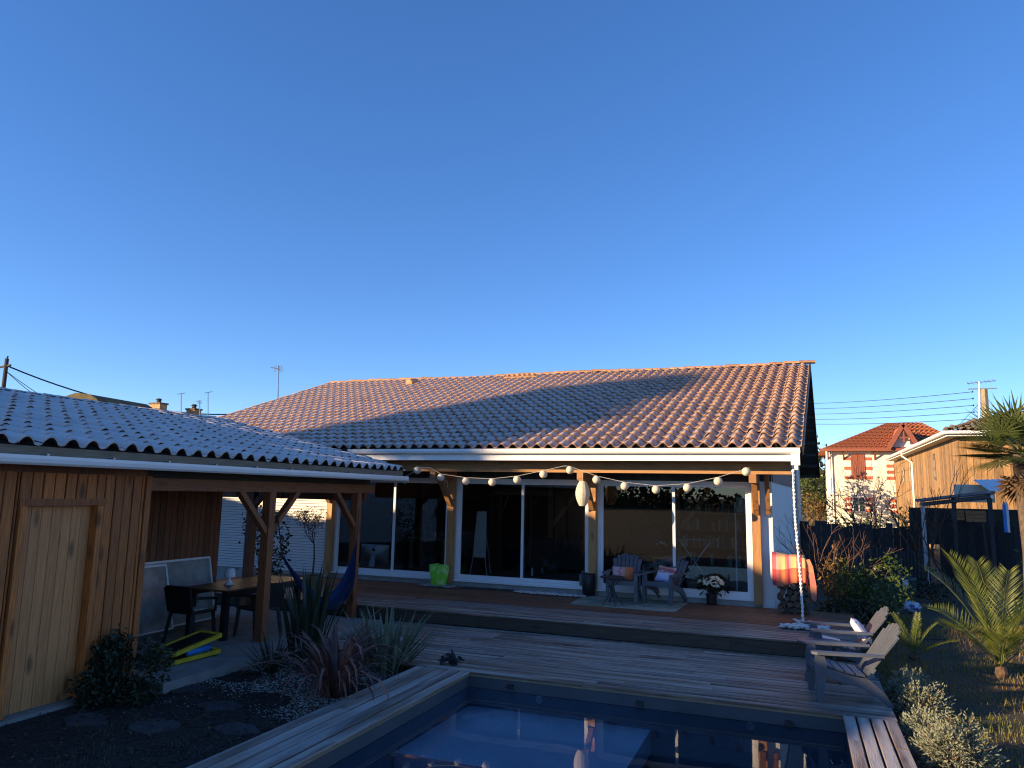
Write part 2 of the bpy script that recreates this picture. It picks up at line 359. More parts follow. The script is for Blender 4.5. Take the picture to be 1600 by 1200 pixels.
# decks --------------------------------------------------------------
def deck(name, rows, m_for, axis, z, thick=.028):
    root = bpy.data.objects.new(name, None); col.objects.link(root); root['kind'] = 'structure'; ORG[root] = V((0, 0, 0))
    for (c, wd, a, b) in rows:                       # centre line, width, from, to
        cuts = [a]; t = a+rnd.uniform(1.6, 4.2)
        while t < b-.8: cuts.append(t); t += rnd.uniform(2.6, 4.2)
        cuts.append(b)
        for s, e in zip(cuts, cuts[1:]):
            mb = MB(); dz = rnd.uniform(-.0025, .0025)
            p0, p1 = ((s+.002, c, z-thick/2+dz), (e-.002, c, z-thick/2+dz)) if axis == 0 else ((c, s+.002, z-thick/2+dz), (c, e-.002, z-thick/2+dz))
            mb.bar(p0, p1, wd-.018, thick, ch=.007); mk(mb, 'deck_board', m_for(c), root)
    return root
PW = .145
rows = []
n = 20
for i in range(n):
    yc = 9.09+PW*(i+.5); rows.append((yc, PW, -6.75 if yc > 9.5 else -5.3, .92))
pool_deck = deck('pool_deck', rows, lambda c: M['deck'], 0, 0)
rows = [(PX0-.16*(i+.5), .16, 1.2, 9.085) for i in range(5)]
deck('pool_coping', rows, lambda c: M['deck_y'], 1, 0)
rows = [(PX1+.135*(i+.5), .135, 1.2, 9.085) for i in range(4)]
deck('pool_coping', rows, lambda c: M['deck_y'], 1, 0)
rows = [(12.0+PW*(i+.5), PW, -12.4, .9) for i in range(23)]
terrace = deck('terrace', rows, lambda c: M['deck'] if c < 12.7 else (M['deck_mid'] if c < 13.3 else M['deck_brown']), 0, .22)
for a, b in ((-12.4, -9.1), (-9.1, -5.2), (-5.2, -1.0), (-1.0, .9)):
    mb = MB(); mb.box((a+.003, 12.03, 0.004), (b-.003, 12.055, .186)); mk(mb, 'riser_board', M['riser'], terrace)
for yy in range(3):
    a, b = 12.06+yy*1.1, 12.06+yy*1.1+1.09
    mb = MB(); mb.box((.865, a, -.1), (.888, b, .186)); mk(mb, 'riser_board', M['riser'], terrace)
mb = MB(); mb.box((-12.3, 12.06, -.12), (.86, 15.3, .17)); mk(mb, 'joist_frame', M['black'], terrace)
mb = MB(); mb.box((PX0-.8, PY1+.05, -.12), (.9, 12.0, -.04)); mb.box((PX0-.79, PY0, -.12), (PX0-.10, PY1, -.04)); mb.box((PX1+.10, PY0, -.12), (.9, PY1, -.04)); mk(mb, 'joist_frame', M['black'], pool_deck)

# pool ---------------------------------------------------------------
pool = bpy.data.objects.new('pool_basin', None); col.objects.link(pool); pool['kind'] = 'structure'; ORG[pool] = V((0, 0, 0))
WZ, PB = -.19, -1.45
def q4(a, b, c, d): return MB().add([a, b, c, d], [(0, 1, 2, 3)])
x0, x1, y0, y1 = PX0-.03, PX1+.03, PY0, PY1+.03
WZ0 = WZ-.012
for (ax_, ay_), (bx_, by_) in (((x0, y1), (x1, y1)), ((x0, y0), (x0, y1)), ((x1, y1), (x1, y0)), ((x1, y0), (x0, y0))):
    mk(q4((ax_, ay_, WZ0), (bx_, by_, WZ0), (bx_, by_, -.03), (ax_, ay_, -.03)), 'pool_wall', M['liner'], pool)
    mk(q4((ax_, ay_, PB), (bx_, by_, PB), (bx_, by_, WZ0), (ax_, ay_, WZ0)), 'pool_wall', M['liner_bright'], pool)
mk(q4((x0, y0, PB), (x1, y0, PB), (x1, y1, PB), (x0, y1, PB)), 'pool_floor', M['liner_bright'], pool)
rim = MB()
rim.box((x0, y1-.012, -.052), (x1, y1+.01, -.03)); rim.box((x0-.01, y0, -.052), (x0+.012, y1-.012, -.03)); rim.box((x1-.012, y0, -.052), (x1+.01, y1-.012, -.03))
mk(rim, 'liner_rail', mat('beige_liner_rail', (.26, .20, .12), .6), pool)
for k, (l, wd, z) in enumerate(((2.3, 2.5, -.42), (1.9, 2.0, -.68), (1.5, 1.5, -.95))):
    mb = MB(); mb.box((x0+.002, y1-l, PB), (x0+wd, y1-.003*(k+1), z)) if False else mb.box((x0+.004, y1-1.9-.35*k, z-.26), (x0+2.35, y1-.004-.35*k-.45*(k > 0), z))
    mk(mb, 'pool_step', M['liner_step'], pool)
for px_, py_ in ((798, 1073), (1000, 1099), (1233, 1130)):
    p = PY(px_, py_, y1); mb = MB(); mb.box((p.x-.035, y1-.03, p.z-.03), (p.x+.035, y1, p.z+.03)); mb.box((p.x-.045, y1-.045, p.z-.012), (p.x+.045, y1-.03, p.z+.012))
    mk(mb, 'skimmer_clip', M['black_plastic'], pool)
for px_, py_ in ((843, 1091), (1172, 1133)):
    p = PY(px_, py_, y1); mb = MB(); mb.lathe((p.x, y1-.02, min(p.z, WZ-.05)), [(.045, .0), (.05, .012), (.045, .02)], 14, 1); mk(mb, 'return_jet', mat('pale_jet', (.55, .55, .55), .4), pool)
struct(mk(q4((x0, y0, WZ), (x1, y0, WZ), (x1, y1, WZ), (x0, y1, WZ)), 'pool_water', M['water']))

# ================================================================== TILES
def tile_profile():
    pr = []
    for i in range(9):
        u = .165*i/8; pr.append((u, .072*math.sin(math.pi*i/8)**.8 if 0 < i < 8 else 0.0))
    for i in range(1, 4):
        u = .165+.085*i/4; pr.append((u, -.012*math.sin(math.pi*i/4)))
    pr.append((.25, 0.0)); return pr
TPROF = tile_profile()
def tile_mesh(name, ua, va, na, m, L=.43, st=.034):
    ua, va, na = V(ua), V(va), V(na); th = st*.6; vs = []; fs = []; n = len(TPROF)
    for (v, dz, sc) in ((0, st, 1.0), (L*.5, st/2, .96), (L, 0.0, .92)):
        for u, z in TPROF: vs.append(ua*(u*sc+.125*(1-sc))+va*v+na*(z*sc+dz))
    for r in range(2):
        for i in range(n-1): fs.append((r*n+i, r*n+i+1, (r+1)*n+i+1, (r+1)*n+i))
    b = len(vs)
    for u, z in TPROF: vs.append(ua*u+na*(z+st-th))
    for i in range(n-1): fs.append((b+i, b+i+1, i+1, i))
    me = bpy.data.meshes.new(name); me.from_pydata(vs, [], fs); me.update()
    me.polygons.foreach_set('use_smooth', [i < 2*(n-1) for i in range(len(fs))]); me.materials.append(m)
    return me, vs, fs
def lay_tiles(roof, me_vs_fs, places, m, limit=300):
    me, vs, fs = me_vs_fs
    places = sorted(places, key=lambda p: (p-CAM).length)
    for p in places[:limit]:
        inst(me, 'roof_tile', roof, rot=(rnd.gauss(0, .008), rnd.gauss(0, .008), rnd.gauss(0, .014)), loc=p+V((rnd.uniform(-.008, .008), rnd.uniform(-.008, .008), rnd.uniform(-.006, .006))))
    rest = MB()
    for p in places[limit:]:
        j = V((rnd.uniform(-.008, .008), rnd.uniform(-.008, .008), rnd.uniform(-.006, .006)))
        rest.add([v+p+j for v in vs], fs)
    if rest.v:
        o = mk(rest, 'far_tiles', m, roof, smooth=True); o['kind'] = 'stuff'
        sm = len(fs); top = 2*(len(TPROF)-1)
        o.data.polygons.foreach_set('use_smooth', [(i % sm) < top for i in range(len(o.data.polygons))])

# ================================================================== MAIN HOUSE
KS = .044
def hx(x, Y): return x+KS*(Y-15.4)
FY = 15.4; ZT = .22; ZS = .37; ZHD = 2.61
house = thing('house', (-7, 19, ZT), 'long single-storey house with frosted clay tile roof and wide sliding glass doors', 'house')
SL = .35; EY, EZ = 13.82, 3.19; RY = 22.0; RZ = EZ+SL*(RY-EY)
nv = V((0, -SL, 1)).normalized(); vv = V((KS, 1, SL)).normalized()
XE_R = .12; NC = 64; EXP = .36/math.sqrt(1+SL*SL)
roof = MB()
def rp(x, Y, dz=0): return V((x+KS*(Y-EY), Y, EZ+SL*(Y-EY)+dz))
def slab_quad(a, b, c, d, t):
    mb = MB(); up = V((0, 0, t)); vs = [a, b, c, d, a-up, b-up, c-up, d-up]
    return mb.add(vs, [(0, 1, 2, 3), (7, 6, 5, 4), (0, 4, 5, 1), (1, 5, 6, 2), (2, 6, 7, 3), (3, 7, 4, 0)])
XL = XE_R-.25*NC
roof_o = mk(slab_quad(rp(XL+.02, EY+.06, -.02), rp(XE_R-.02, EY+.06, -.02), rp(XE_R-.02, RY, -.02), rp(XL+.02, RY, -.02), .09), 'roof', M['soffit'], house)
places = []
nr = int((RY-EY-.1)/EXP)+1
for i in range(NC):
    for j in range(nr):
        Y = EY+j*EXP
        if Y > RY-.12: continue
        places.append(rp(XL+.25*i, Y, .0))
TILE_H = tile_mesh('roof_tile', (1, 0, 0), vv, nv, M['tile'])
lay_tiles(roof_o, TILE_H, places, M['tile'])
# back slope
rb = MB(); a, b = rp(XL, RY, 0), rp(XE_R, RY, 0)
BYE = 2*RY-EY
c_ = V((XE_R+KS*(BYE-EY), BYE, EZ)); d_ = V((XL+KS*(BYE-EY), BYE, EZ))
mk(slab_quad(a, b, c_, d_, .1), 'back_slope', M['soffit'], roof_o)
# ridge tiles
for i in range(40):
    x = XL+KS*(RY-EY)+.05+i*.402; mb = MB(); n = 8; vs = []; jz = rnd.uniform(-.012, .014)+.02*math.sin(i*.35)
    for t, s in ((0, 1.0), (.43, .9)):
        for k in range(n+1):
            an = math.pi*k/n; vs.append((x+t, RY-math.cos(an)*.13*s, RZ+.01+jz+math.sin(an)*.085*s+(.012 if t == 0 else 0)))
    mb.add(vs, [(k, k+1, n+2+k, n+1+k) for k in range(n)]+[tuple(range(n, -1, -1))])
    mk(mb, 'ridge_tile', M['ridge'], roof_o, smooth=False)
# vents near the ridge
for (pa, wd, hh) in ((PY(812, 598, RY-.55), 1.05, .12), (PY(641, 604, RY-.9), .3, .12)):
    Y = pa.y; zr = EZ+SL*(Y-EY); mb = MB()
    if wd > .5:
        mb.bar((pa.x-wd/2, Y, zr+.08), (pa.x+wd/2, Y, zr+.08), .14, .05, up=(0, -SL, 1))
        for k in range(6):
            xx = pa.x-wd/2+.1+k*.17; mb.lathe((xx, Y+.1, zr+.12), [(.07, 0), (.075, .03), (.05, .07)], 8)
    else:
        mb.tube([(pa.x, Y-.12, zr+.09), (pa.x, Y+.3, zr+.17)], .12, 10)
    mk(mb, 'roof_vent', M['ridge'], roof_o)
# verge + gable overhang (right): lookouts, barge boards
mb = MB(); mb.bar(rp(XE_R+.015, EY+.02, -.05), rp(XE_R+.015, RY, -.05), .03, .17, up=(0, -SL, 1)); mk(mb, 'barge_board', M['black'], roof_o)
mb = MB(); mb.bar((XE_R+.02+KS*(RY-EY), RY, RZ-.05), (XE_R+.02+KS*(BYE-EY), BYE, EZ-.05), .03, .2, up=(0, SL, 1)); mk(mb, 'barge_board', M['black'], roof_o)
for k in range(8):
    Y = RY+.9+k*1.0; z = RZ-SL*(Y-RY)-.2; xe = XE_R+KS*(Y-EY)
    mb = MB(); mb.box((xe-.75, Y, z), (xe-.03, Y+.12, z+.16)); mk(mb, 'lookout_beam', M['dark_clad'], roof_o)
# gutter, fascia, outlet box
mb = MB(); pr = [(-.0, 0), (-.075, .0), (-.1, .02), (-.115, .06), (-.115, .1), (-.10, .1), (-.10, .065), (-.09, .03), (0, .012)]
gx0, gx1 = -9.2, .09; gy, gz = 13.93, 3.085
mb.prism([(gx0, gy+a, gz+b) for a, b in pr], (gx1-gx0, 0, 0)); gut = mk(mb, 'gutter', M['white'], house)
mb = MB(); mb.box((gx1-.012, gy-.112, gz+.005), (gx1+.003, gy+.01, gz+.098)); mk(mb, 'end_cap', M['white'], gut)
mb = MB(); mb.box((XL+.1, 13.935, 2.955), (.075, 13.965, 3.15)); mk(mb, 'fascia_board', M['white'], house)
mb = MB(); mb.box((-.065, 13.825, 2.88), (.085, 13.925, 3.083)); mb.box((-.01, 13.84, 2.80), (.05, 13.90, 2.88)); mk(mb, 'outlet_box', M['white'], house)
# eave purlin, tie beams, posts, braces
mb = MB(); mb.box((XL+.3, 14.40, 2.735), (-.06, 14.5, 3.0)); mk(mb, 'eave_purlin', M['beam_x'], house)
mb = MB(); mb.box((XL+.4, 13.99, 3.02), (-.5, 15.38, 3.05)); mk(mb, 'ceiling_boards', M['soffit'], house)
posts = [-10.58, -7.335, -4.03, -.74]
for x in posts:
    mb = MB(); mb.box((x-.065, 14.30, 2.57), (x+.065, 15.38, 2.734)); mk(mb, 'tie_beam', M['beam_y'], house)
    mb = MB(); mb.box((x-.075, 15.24, .28), (x+.075, 15.37, 2.80)); mk(mb, 'post', M['post_z'], house)
    mb = MB(); mb.bar((x+.006, 15.235, 2.02), (x+.006, 14.62, 2.63), .10, .12, up=(0, 1, 1)); mk(mb, 'brace', M['beam_y'], house)
mb = MB(); mb.bar((-.51, 15.235, 2.02), (-.51, 14.66, 2.75), .08, .12, up=(0, 1, 1)); mk(mb, 'brace', M['beam_y'], house)
# walls
def wall(a, b, m, nm='wall'):
    mb = MB(); mb.box(a, b); return mk(mb, nm, m, house)
wall((XL+.8, FY, ZT-.3), (-.445, FY+.2, ZS-.025), M['plinth'], 'plinth')
wall((-.665, FY-.03, ZS-.2), (-.445, FY+.2, 2.62), M['plaster'])
wall((-10.66, FY+.02, ZS-.03), (-10.5, FY+.2, 3.0), M['plaster'])
for x in (-7.335, -4.03, -.74): wall((x-.09, FY+.02, ZS-.03), (x+.09, FY+.2, 2.62), M['alu'], 'pier')
x = -10.66
while x < -.5:                                   # charcoal boards over the doors
    e = min(x+.14, -.445); wall((x+.003, FY+.0, ZHD+.01), (e-.003, FY+.03, 3.2), M['dark_clad'], 'cladding_board'); x += .14
wall((-10.66, FY+.035, ZHD+.005), (-.45, FY+.2, 3.3), M['black'], 'lintel')
# roller-shutter siding on the left
sd_ = MB(); z = .30
while z < 2.95:
    sd_.box((-15.1, FY-.03, z), (-10.66, FY-.003, z+.052)); z += .066
mk(sd_, 'siding', M['siding'], house)
wall((-15.1, FY+.005, ZT-.1), (-10.66, FY+.2, 3.2), M['plinth'])  # dark grey instead of plaster, putting shade into the slat gaps
# right gable wall (sheared footprint)
def gable_wall(x, m, z0, z1f, nm):
    mb = MB(); ya, ym, yb = FY+.02, RY, BYE-1.2; vs = []
    for t in (0, -.2):
        vs += [(hx(x, ya)+t, ya, z0), (hx(x, yb)+t, yb, z0), (hx(x, yb)+t, yb, z1f(yb)), (hx(x, ym)+t, ym, z1f(ym)), (hx(x, ya)+t, ya, z1f(ya))]
    mb.add(vs, [(0, 1, 2, 3, 4), (9, 8, 7, 6, 5), (0, 5, 6, 1), (1, 6, 7, 2), (2, 7, 8, 3), (3, 8, 9, 4), (4, 9, 5, 0)])
    return mk(mb, nm, m, house)
zroof = lambda Y: (EZ+SL*(min(Y, 2*RY-Y)-EY))-.14
gable_wall(-.445, M['plaster'], -.1, zroof, 'gable_wall')
for k in range(52):                               # grey boards on the upper gable
    Y = FY+.06+k*.15
    x = hx(-.445, Y)+.012; zt = zroof(Y)-.02
    mb = MB(); mb.add([(x-.01, Y, 2.62), (x+.014, Y, 2.62), (x+.014+KS*.144, Y+.144, 2.62), (x-.01+KS*.144, Y+.144, 2.62),
                       (x-.01, Y, zt), (x+.014, Y, zt), (x+.014+KS*.144, Y+.144, zt), (x-.01+KS*.144, Y+.144, zt)],
                      [(0, 3, 2, 1), (4, 5, 6, 7), (0, 1, 5, 4), (1, 2, 6, 5), (2, 3, 7, 6), (3, 0, 4, 7)]); mk(mb, 'gable_board', M['grey_clad'], house)
gable_wall(-15.3, M['plaster'], -.1, zroof, 'gable_wall')
wall((-15.3, BYE-1.3, -.1), (0, BYE-1.2, 3.2), M['plaster'], 'back_wall')
# interior shell
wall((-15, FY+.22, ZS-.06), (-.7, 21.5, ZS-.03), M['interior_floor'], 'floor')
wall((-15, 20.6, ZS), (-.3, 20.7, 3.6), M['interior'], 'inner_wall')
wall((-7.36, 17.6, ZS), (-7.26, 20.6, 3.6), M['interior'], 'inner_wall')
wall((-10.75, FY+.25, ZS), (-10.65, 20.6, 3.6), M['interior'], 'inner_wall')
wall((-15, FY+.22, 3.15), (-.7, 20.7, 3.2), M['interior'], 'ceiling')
for xa in (-9.6, -5.9, -2.7):
    mb = MB(); mb.box((xa-.07, 18.2, ZS), (xa+.07, 18.34, 3.14)); mk(mb, 'inner_post', M['int_wood'], house)
    mb = MB(); mb.bar((xa+.05, 18.27, 1.5), (xa+1.3, 18.27, 3.1), .1, .14, up=(0, 1, 0)); mk(mb, 'inner_brace', M['int_wood'], house)

# sliding doors
def sliding(x0, x1, xm):
    d = bpy.data.objects.new('sliding_door', None); link(d, house); ORG[d] = ORG[house]
    fr = .06
    def b(a, c, nm, m): mb = MB(); mb.box(a, c); mk(mb, nm, m, d)
    b((x0, FY-.01, ZS-.02), (x0+fr, FY+.1, ZHD), 'frame', M['alu']); b((x1-fr, FY-.01, ZS-.02), (x1, FY+.1, ZHD), 'frame', M['alu'])
    b((x0+fr, FY-.01, ZHD-.07), (x1-fr, FY+.1, ZHD), 'frame', M['alu']); b((x0-.02, FY-.06, ZS-.05), (x1+.02, FY+.1, ZS-.021), 'sill', M['alu'])
    b((x0+fr, FY-.012, ZS-.02), (x1-fr, FY+.1, ZS+.03), 'frame', M['alu'])
    for (a, c, yy) in ((x0+fr, xm+.035, FY+.012), (xm-.035, x1-fr, FY+.052)):
        s = .055; za, zb = ZS+.031, ZHD-.071
        mb = MB(); mb.box((a, yy, za), (a+s, yy+.035, zb)); mb.box((c-s, yy, za), (c, yy+.035, zb)); mb.box((a+s, yy, za), (c-s, yy+.035, za+.07)); mb.box((a+s, yy, zb-.05), (c-s, yy+.035, zb))
        mk(mb, 'sash', M['alu'], d)
        mk(q4((a+s, yy+.017, za+.07), (c-s, yy+.017, za+.07), (c-s, yy+.017, zb-.05), (a+s, yy+.017, zb-.05)), 'pane', M['pane'], d)
sliding(-10.5, -7.43, -8.89); sliding(-7.24, -4.12, -5.66); sliding(-3.94, -.83, -2.36)
# far downpipe
mb = MB(); mb.tube([(.02, 23.5, 0), (.02, 23.5, 3.4)], .05, 8); mk(mb, 'downpipe', M['metal'], house)

# ================================================================== GARDEN SHED
XW = -7.6
shed = thing('garden_shed', (-9.4, 8.2, GZ), 'stained pine shed with open patio bay and frosted tile roof', 'shed')
SS = .228; SEX, SEZ = -7.13, 2.685; SRX = -11.5; SY0, SY1 = 3.3, 12.74
def sp(X, Y, dz=0): return V((X, Y, SEZ+SS*(SEX-X)+dz))
s_roof = mk(slab_quad(sp(SEX-.06, SY0, -.02), sp(SEX-.06, SY1-.02, -.02), sp(SRX, SY1-.02, -.02), sp(SRX, SY0, -.02), .07), 'roof', M['soffit'], shed)
va = V((-1, 0, SS)).normalized(); na = V((SS, 0, 1)).normalized(); ex = .36/math.sqrt(1+SS*SS)
places = []
ncol = int((SY1-SY0)/.25)
for i in range(ncol):
    for j in range(int((SEX-SRX)/ex)+1):
        X = SEX-j*ex
        if X < SRX+.1: continue
        places.append(sp(X, SY1-.25*(i+1)))
TILE_S = tile_mesh('roof_tile', (0, 1, 0), va, na, M['tile_frost'], st=.026)
lay_tiles(s_roof, TILE_S, places, M['tile_frost'])
mb = MB(); mb.bar(sp(SRX-.02, SY0, .03), sp(SRX-.02, SY1, .03), .22, .05); mk(mb, 'ridge_flashing', M['dark_clad'], s_roof)
mb = MB(); mb.box((SEX-.07, SY0, 2.57), (SEX-.035, SY1-.03, 2.675)); mk(mb, 'eave_board', mat('raw_grey_board', (.24, .19, .13), .8, (.17, .13, .09), 3, gY), shed)
pr = [(0, 0), (.065, .0), (.09, .02), (.1, .055), (.1, .085), (.088, .085), (.086, .058), (.07, .02), (0, .015)]
mb = MB(); mb.prism([(SEX-.035+a, SY0, 2.485+b*1.12) for a, b in pr][::-1], (0, SY1+.03-SY0, 0)); sg = mk(mb, 'gutter', M['white'], shed)
y = SY0+.4
while y < SY1:
    mb = MB(); mb.box((SEX-.034, y, 2.583), (SEX+.07, y+.025, 2.60)); mk(mb, 'gutter_bracket', M['metal'], sg); y += .78
mb = MB(); mb.box((SEX-.035, SY1+.015, 2.487), (SEX+.063, SY1+.033, 2.578)); mk(mb, 'end_cap', M['white'], sg)
def sbox(a, b, nm, m, par=None): mb = MB(); mb.box(a, b); return mk(mb, nm, m, par or shed)
# closed part: boards, door
def vboards(y0, y1, z0, z1, pitch=.131):
    y = y0
    while y < y1-.02:
        e = min(y+pitch, y1); t = rnd.uniform(0, .007)
        mb = MB(); mb.bar((XW-.01+t, (y+e)/2, z0), (XW-.01+t, (y+e)/2, z1), e-y-.012, .022, up=(1, 0, 0), ch=.006); mk(mb, 'wall_board', M['pine_z'], shed); y = e
vboards(3.4, 5.40, GZ+.1, 2.42); vboards(6.43, 7.0, GZ+.1, 2.42); vboards(5.40, 6.43, 2.12, 2.42)
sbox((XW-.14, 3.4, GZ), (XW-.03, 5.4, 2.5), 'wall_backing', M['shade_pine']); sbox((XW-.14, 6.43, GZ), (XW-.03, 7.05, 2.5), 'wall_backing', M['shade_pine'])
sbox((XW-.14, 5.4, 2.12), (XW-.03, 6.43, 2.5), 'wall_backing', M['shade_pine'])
sbox((XW-.06, 7.0, GZ+.05), (XW+.025, 7.08, 2.42), 'corner_board', M['pine_z'])
door = mk(MB().box((XW-.12, 5.5, -.07), (XW-.105, 6.34, 2.055)), 'door', M['shade_pine'], shed)
for k in range(7):
    a = 5.5+k*.12; mb = MB(); mb.bar((XW-.095, a+.06, -.07), (XW-.095, a+.06, 2.055), .1165, .02, up=(1, 0, 0), ch=.003); mk(mb, 'door_plank', M['pine_door'], door)
sbox((XW-.1, 5.42, -.07), (XW+.02, 5.495, 2.062), 'door_jamb', M['pine_z']); sbox((XW-.1, 6.345, -.07), (XW+.02, 6.42, 2.062), 'door_jamb', M['pine_z'])
sbox((XW-.1, 5.40, 2.064), (XW+.03, 6.44, 2.14), 'door_head', M['pine_z'])
sbox((XW-.2, 3.4, GZ-.02), (XW+.05, 6.55, -.085), 'plinth', M['concrete'])
sbox((-11.4, 6.98, 0), (XW-.15, 7.05, 2.75), 'partition', M['shade_pine'])
# open bay: beams, posts, braces
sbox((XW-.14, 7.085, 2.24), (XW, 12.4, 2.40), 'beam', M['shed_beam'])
sbox((XW-.14, 7.085, 2.401), (XW-.10, 12.4, 2.70), 'eave_board', M['black'])  # black filler strip; its colour stands in for shade above the beam
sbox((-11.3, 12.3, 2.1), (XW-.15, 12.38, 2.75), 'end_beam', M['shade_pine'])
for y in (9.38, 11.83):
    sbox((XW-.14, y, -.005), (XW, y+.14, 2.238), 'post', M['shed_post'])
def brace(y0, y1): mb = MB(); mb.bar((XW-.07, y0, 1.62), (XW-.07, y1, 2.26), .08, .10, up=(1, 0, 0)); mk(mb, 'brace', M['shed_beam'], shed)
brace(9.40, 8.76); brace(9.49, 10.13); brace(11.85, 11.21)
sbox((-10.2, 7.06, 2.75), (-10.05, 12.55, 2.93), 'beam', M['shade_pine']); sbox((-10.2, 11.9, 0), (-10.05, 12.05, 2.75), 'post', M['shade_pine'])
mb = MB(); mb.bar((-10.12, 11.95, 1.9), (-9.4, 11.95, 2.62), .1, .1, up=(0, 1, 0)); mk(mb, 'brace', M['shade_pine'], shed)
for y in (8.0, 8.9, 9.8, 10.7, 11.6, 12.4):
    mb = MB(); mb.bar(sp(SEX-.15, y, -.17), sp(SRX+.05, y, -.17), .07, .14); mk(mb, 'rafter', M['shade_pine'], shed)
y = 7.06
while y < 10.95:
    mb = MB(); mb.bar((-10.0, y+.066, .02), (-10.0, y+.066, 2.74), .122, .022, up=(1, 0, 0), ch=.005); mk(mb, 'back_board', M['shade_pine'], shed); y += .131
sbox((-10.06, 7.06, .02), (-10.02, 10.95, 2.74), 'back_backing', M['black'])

# ================================================================== SHADE FROM BEHIND THE CAMERA
# the house behind the photographer and a tall pine throw the long evening shade over the garden
TH = V((math.sin(SAZ), math.cos(SAZ), 0)); EH = V((math.cos(SAZ), -math.sin(SAZ), 0)); TE = math.tan(SEL)
def shp(a, z25, D): return -TH*D+EH*a+V((0, 0, z25-TE*(25-D)))
bh = thing('house', shp(-13, 5.0, 15)*1.0, 'gabled house across the garden behind the photographer', 'house'); bh.location.z = GZ; ORG[bh] = bh.location.copy()
RL = [(-27, 7.65), (-19.5, 7.68), (-19.05, 7.6), (-18.65, 7.76), (-18.3, 7.88), (-17.5, 8.35), (-14.4, 9.28), (-13.2, 8.88), (-12.3, 8.95), (-11.9, 8.82), (-11.1, 8.74), (-9.8, 8.42), (-8.0, 8.0), (-6.9, 7.65), (-6.2, 7.2), (-5.6, 6.9)]
pts = [shp(a, z, 14) for a, z in RL]; lo_ = [V((p.x, p.y, GZ)) for p in (pts[-1], pts[0])]
mb = MB(); mb.prism([V((p.x, p.y, p.z-.12)) for p in pts]+lo_, -TH*8); mk(mb, 'wall', M['plaster'], bh)
for p, q in zip(pts, pts[1:]): mb = MB(); mb.prism([p+TH*.2, q+TH*.2, q+TH*.2-V((0, 0, .11)), p+TH*.2-V((0, 0, .11))], -TH*8.4); mk(mb, 'roof', M['old_tile'], bh)
for a in (-17, -14.5, -12, -9.5):
    c = shp(a, 5.6, 13.97); mb = MB(); mb.prism([c-EH*.5, c+EH*.5, c+EH*.5+V((0, 0, 1.2)), c-EH*.5+V((0, 0, 1.2))], TH*.02); mk(mb, 'window', M['far_glass'], bh)
def leaves(mb, n, pick, size, r, flat=.0, asp=.5):
    for _ in range(n):
        p = pick(r)
        if p is None: continue
        d = rdir(r); d.z = d.z*(1-flat)
        mb.leaf(p, d, rdir(r), size*r.uniform(.6, 1.25), size*asp*r.uniform(.7, 1.2))
def in_poly(x, y, poly):
    c = False; j = len(poly)-1
    for i in range(len(poly)):
        (a, b), (e, f) = poly[i], poly[j]
        if (b > y) != (f > y) and x < (e-a)*(y-b)/(f-b)+a: c = not c
        j = i
    return c
PT = [(-18.8, 9.5), (-18.8, 12.9), (-18.1, 13.5), (-17.3, 14.0), (-16.5, 13.65), (-15.9, 12.9), (-15.2, 12.0), (-14.5, 11.1), (-14.4, 9.95), (-15, 9.55), (-17, 9.4)]
r7 = random.Random(5)
def pine_pick(r):
    while True:
        a, z = r.uniform(-19, -14.2), r.uniform(9.3, 14.1)
        if in_poly(a+r.gauss(0, .12), z+r.gauss(0, .12), PT): return shp(a, z, 30+r.uniform(-1.4, 1.4))
tb_ = shp(-16.6, 9, 30); pine = thing('pine_tree', (tb_.x, tb_.y, GZ), 'tall pine beyond the gabled house behind the photographer', 'tree')
mb = MB(); leaves(mb, 5200, pine_pick, .42, r7); mk(mb, 'crown', M['leaf_far'], pine)
mb = MB(); mb.tube([(tb_.x, tb_.y, GZ), shp(-16.6, 10, 30), shp(-17.1, 13.4, 30)], [.3, .2, .06], 8)
for a in ((-16.6, 10.3, -18.2, 12), (-16.6, 10.8, -15, 11.2), (-16.8, 12, -18, 13)): mb.tube([shp(a[0], a[1], 30), shp(a[2], a[3], 30)], [.09, .03], 5)
mk(mb, 'trunk', M['bark'], pine)

# ================================================================== THINGS ON THE TERRACE
# --- paper ball garland
balls = [(632, 750), (652, 735), (689, 746), (728, 752), (769, 753.5), (808, 749.5), (849, 741), (890.6, 734.5), (932, 749.5), (976, 759.5), (1025, 765), (1074, 762), (1122, 752), (1166, 737)]
gp = [PY(x, y, 13.84) for x, y in balls]
gar = thing('paper_garland', (gp[6].x, 13.84, 2.5), 'string of round cream paper lanterns slung along the terrace eave', 'garland')
bm = MB(); bm.ball((0, 0, 0), .078, 16, 10); lam = bpy.data.meshes.new('paper_ball'); lam.from_pydata(bm.v, [], bm.f); lam.materials.append(M['paper']); lam.polygons.foreach_set('use_smooth', [True]*len(lam.polygons))
for p in gp: inst(lam, 'paper_ball', gar, p)
att = [PY(882, 728, 13.84), PY(1171, 731, 13.84), PY(672, 731, 13.84)]
def cordpts(ps): 
    return [V((p.x, p.y+.0, p.z+.072)) for p in ps]
mb = MB(); mb.tube(cordpts(gp[1:2])+[att[2]]+cordpts(gp[2:7])+[att[0]]+cordpts(gp[7:13])+[att[1]], .0045, 4); mk(mb, 'cord', M['cord'], gar)
mb = MB(); mb.tube([gp[0]+V((0, 0, .07)), gp[0]+V((.3, .05, .22))], .004, 4); mk(mb, 'cord', M['cord'], gar)
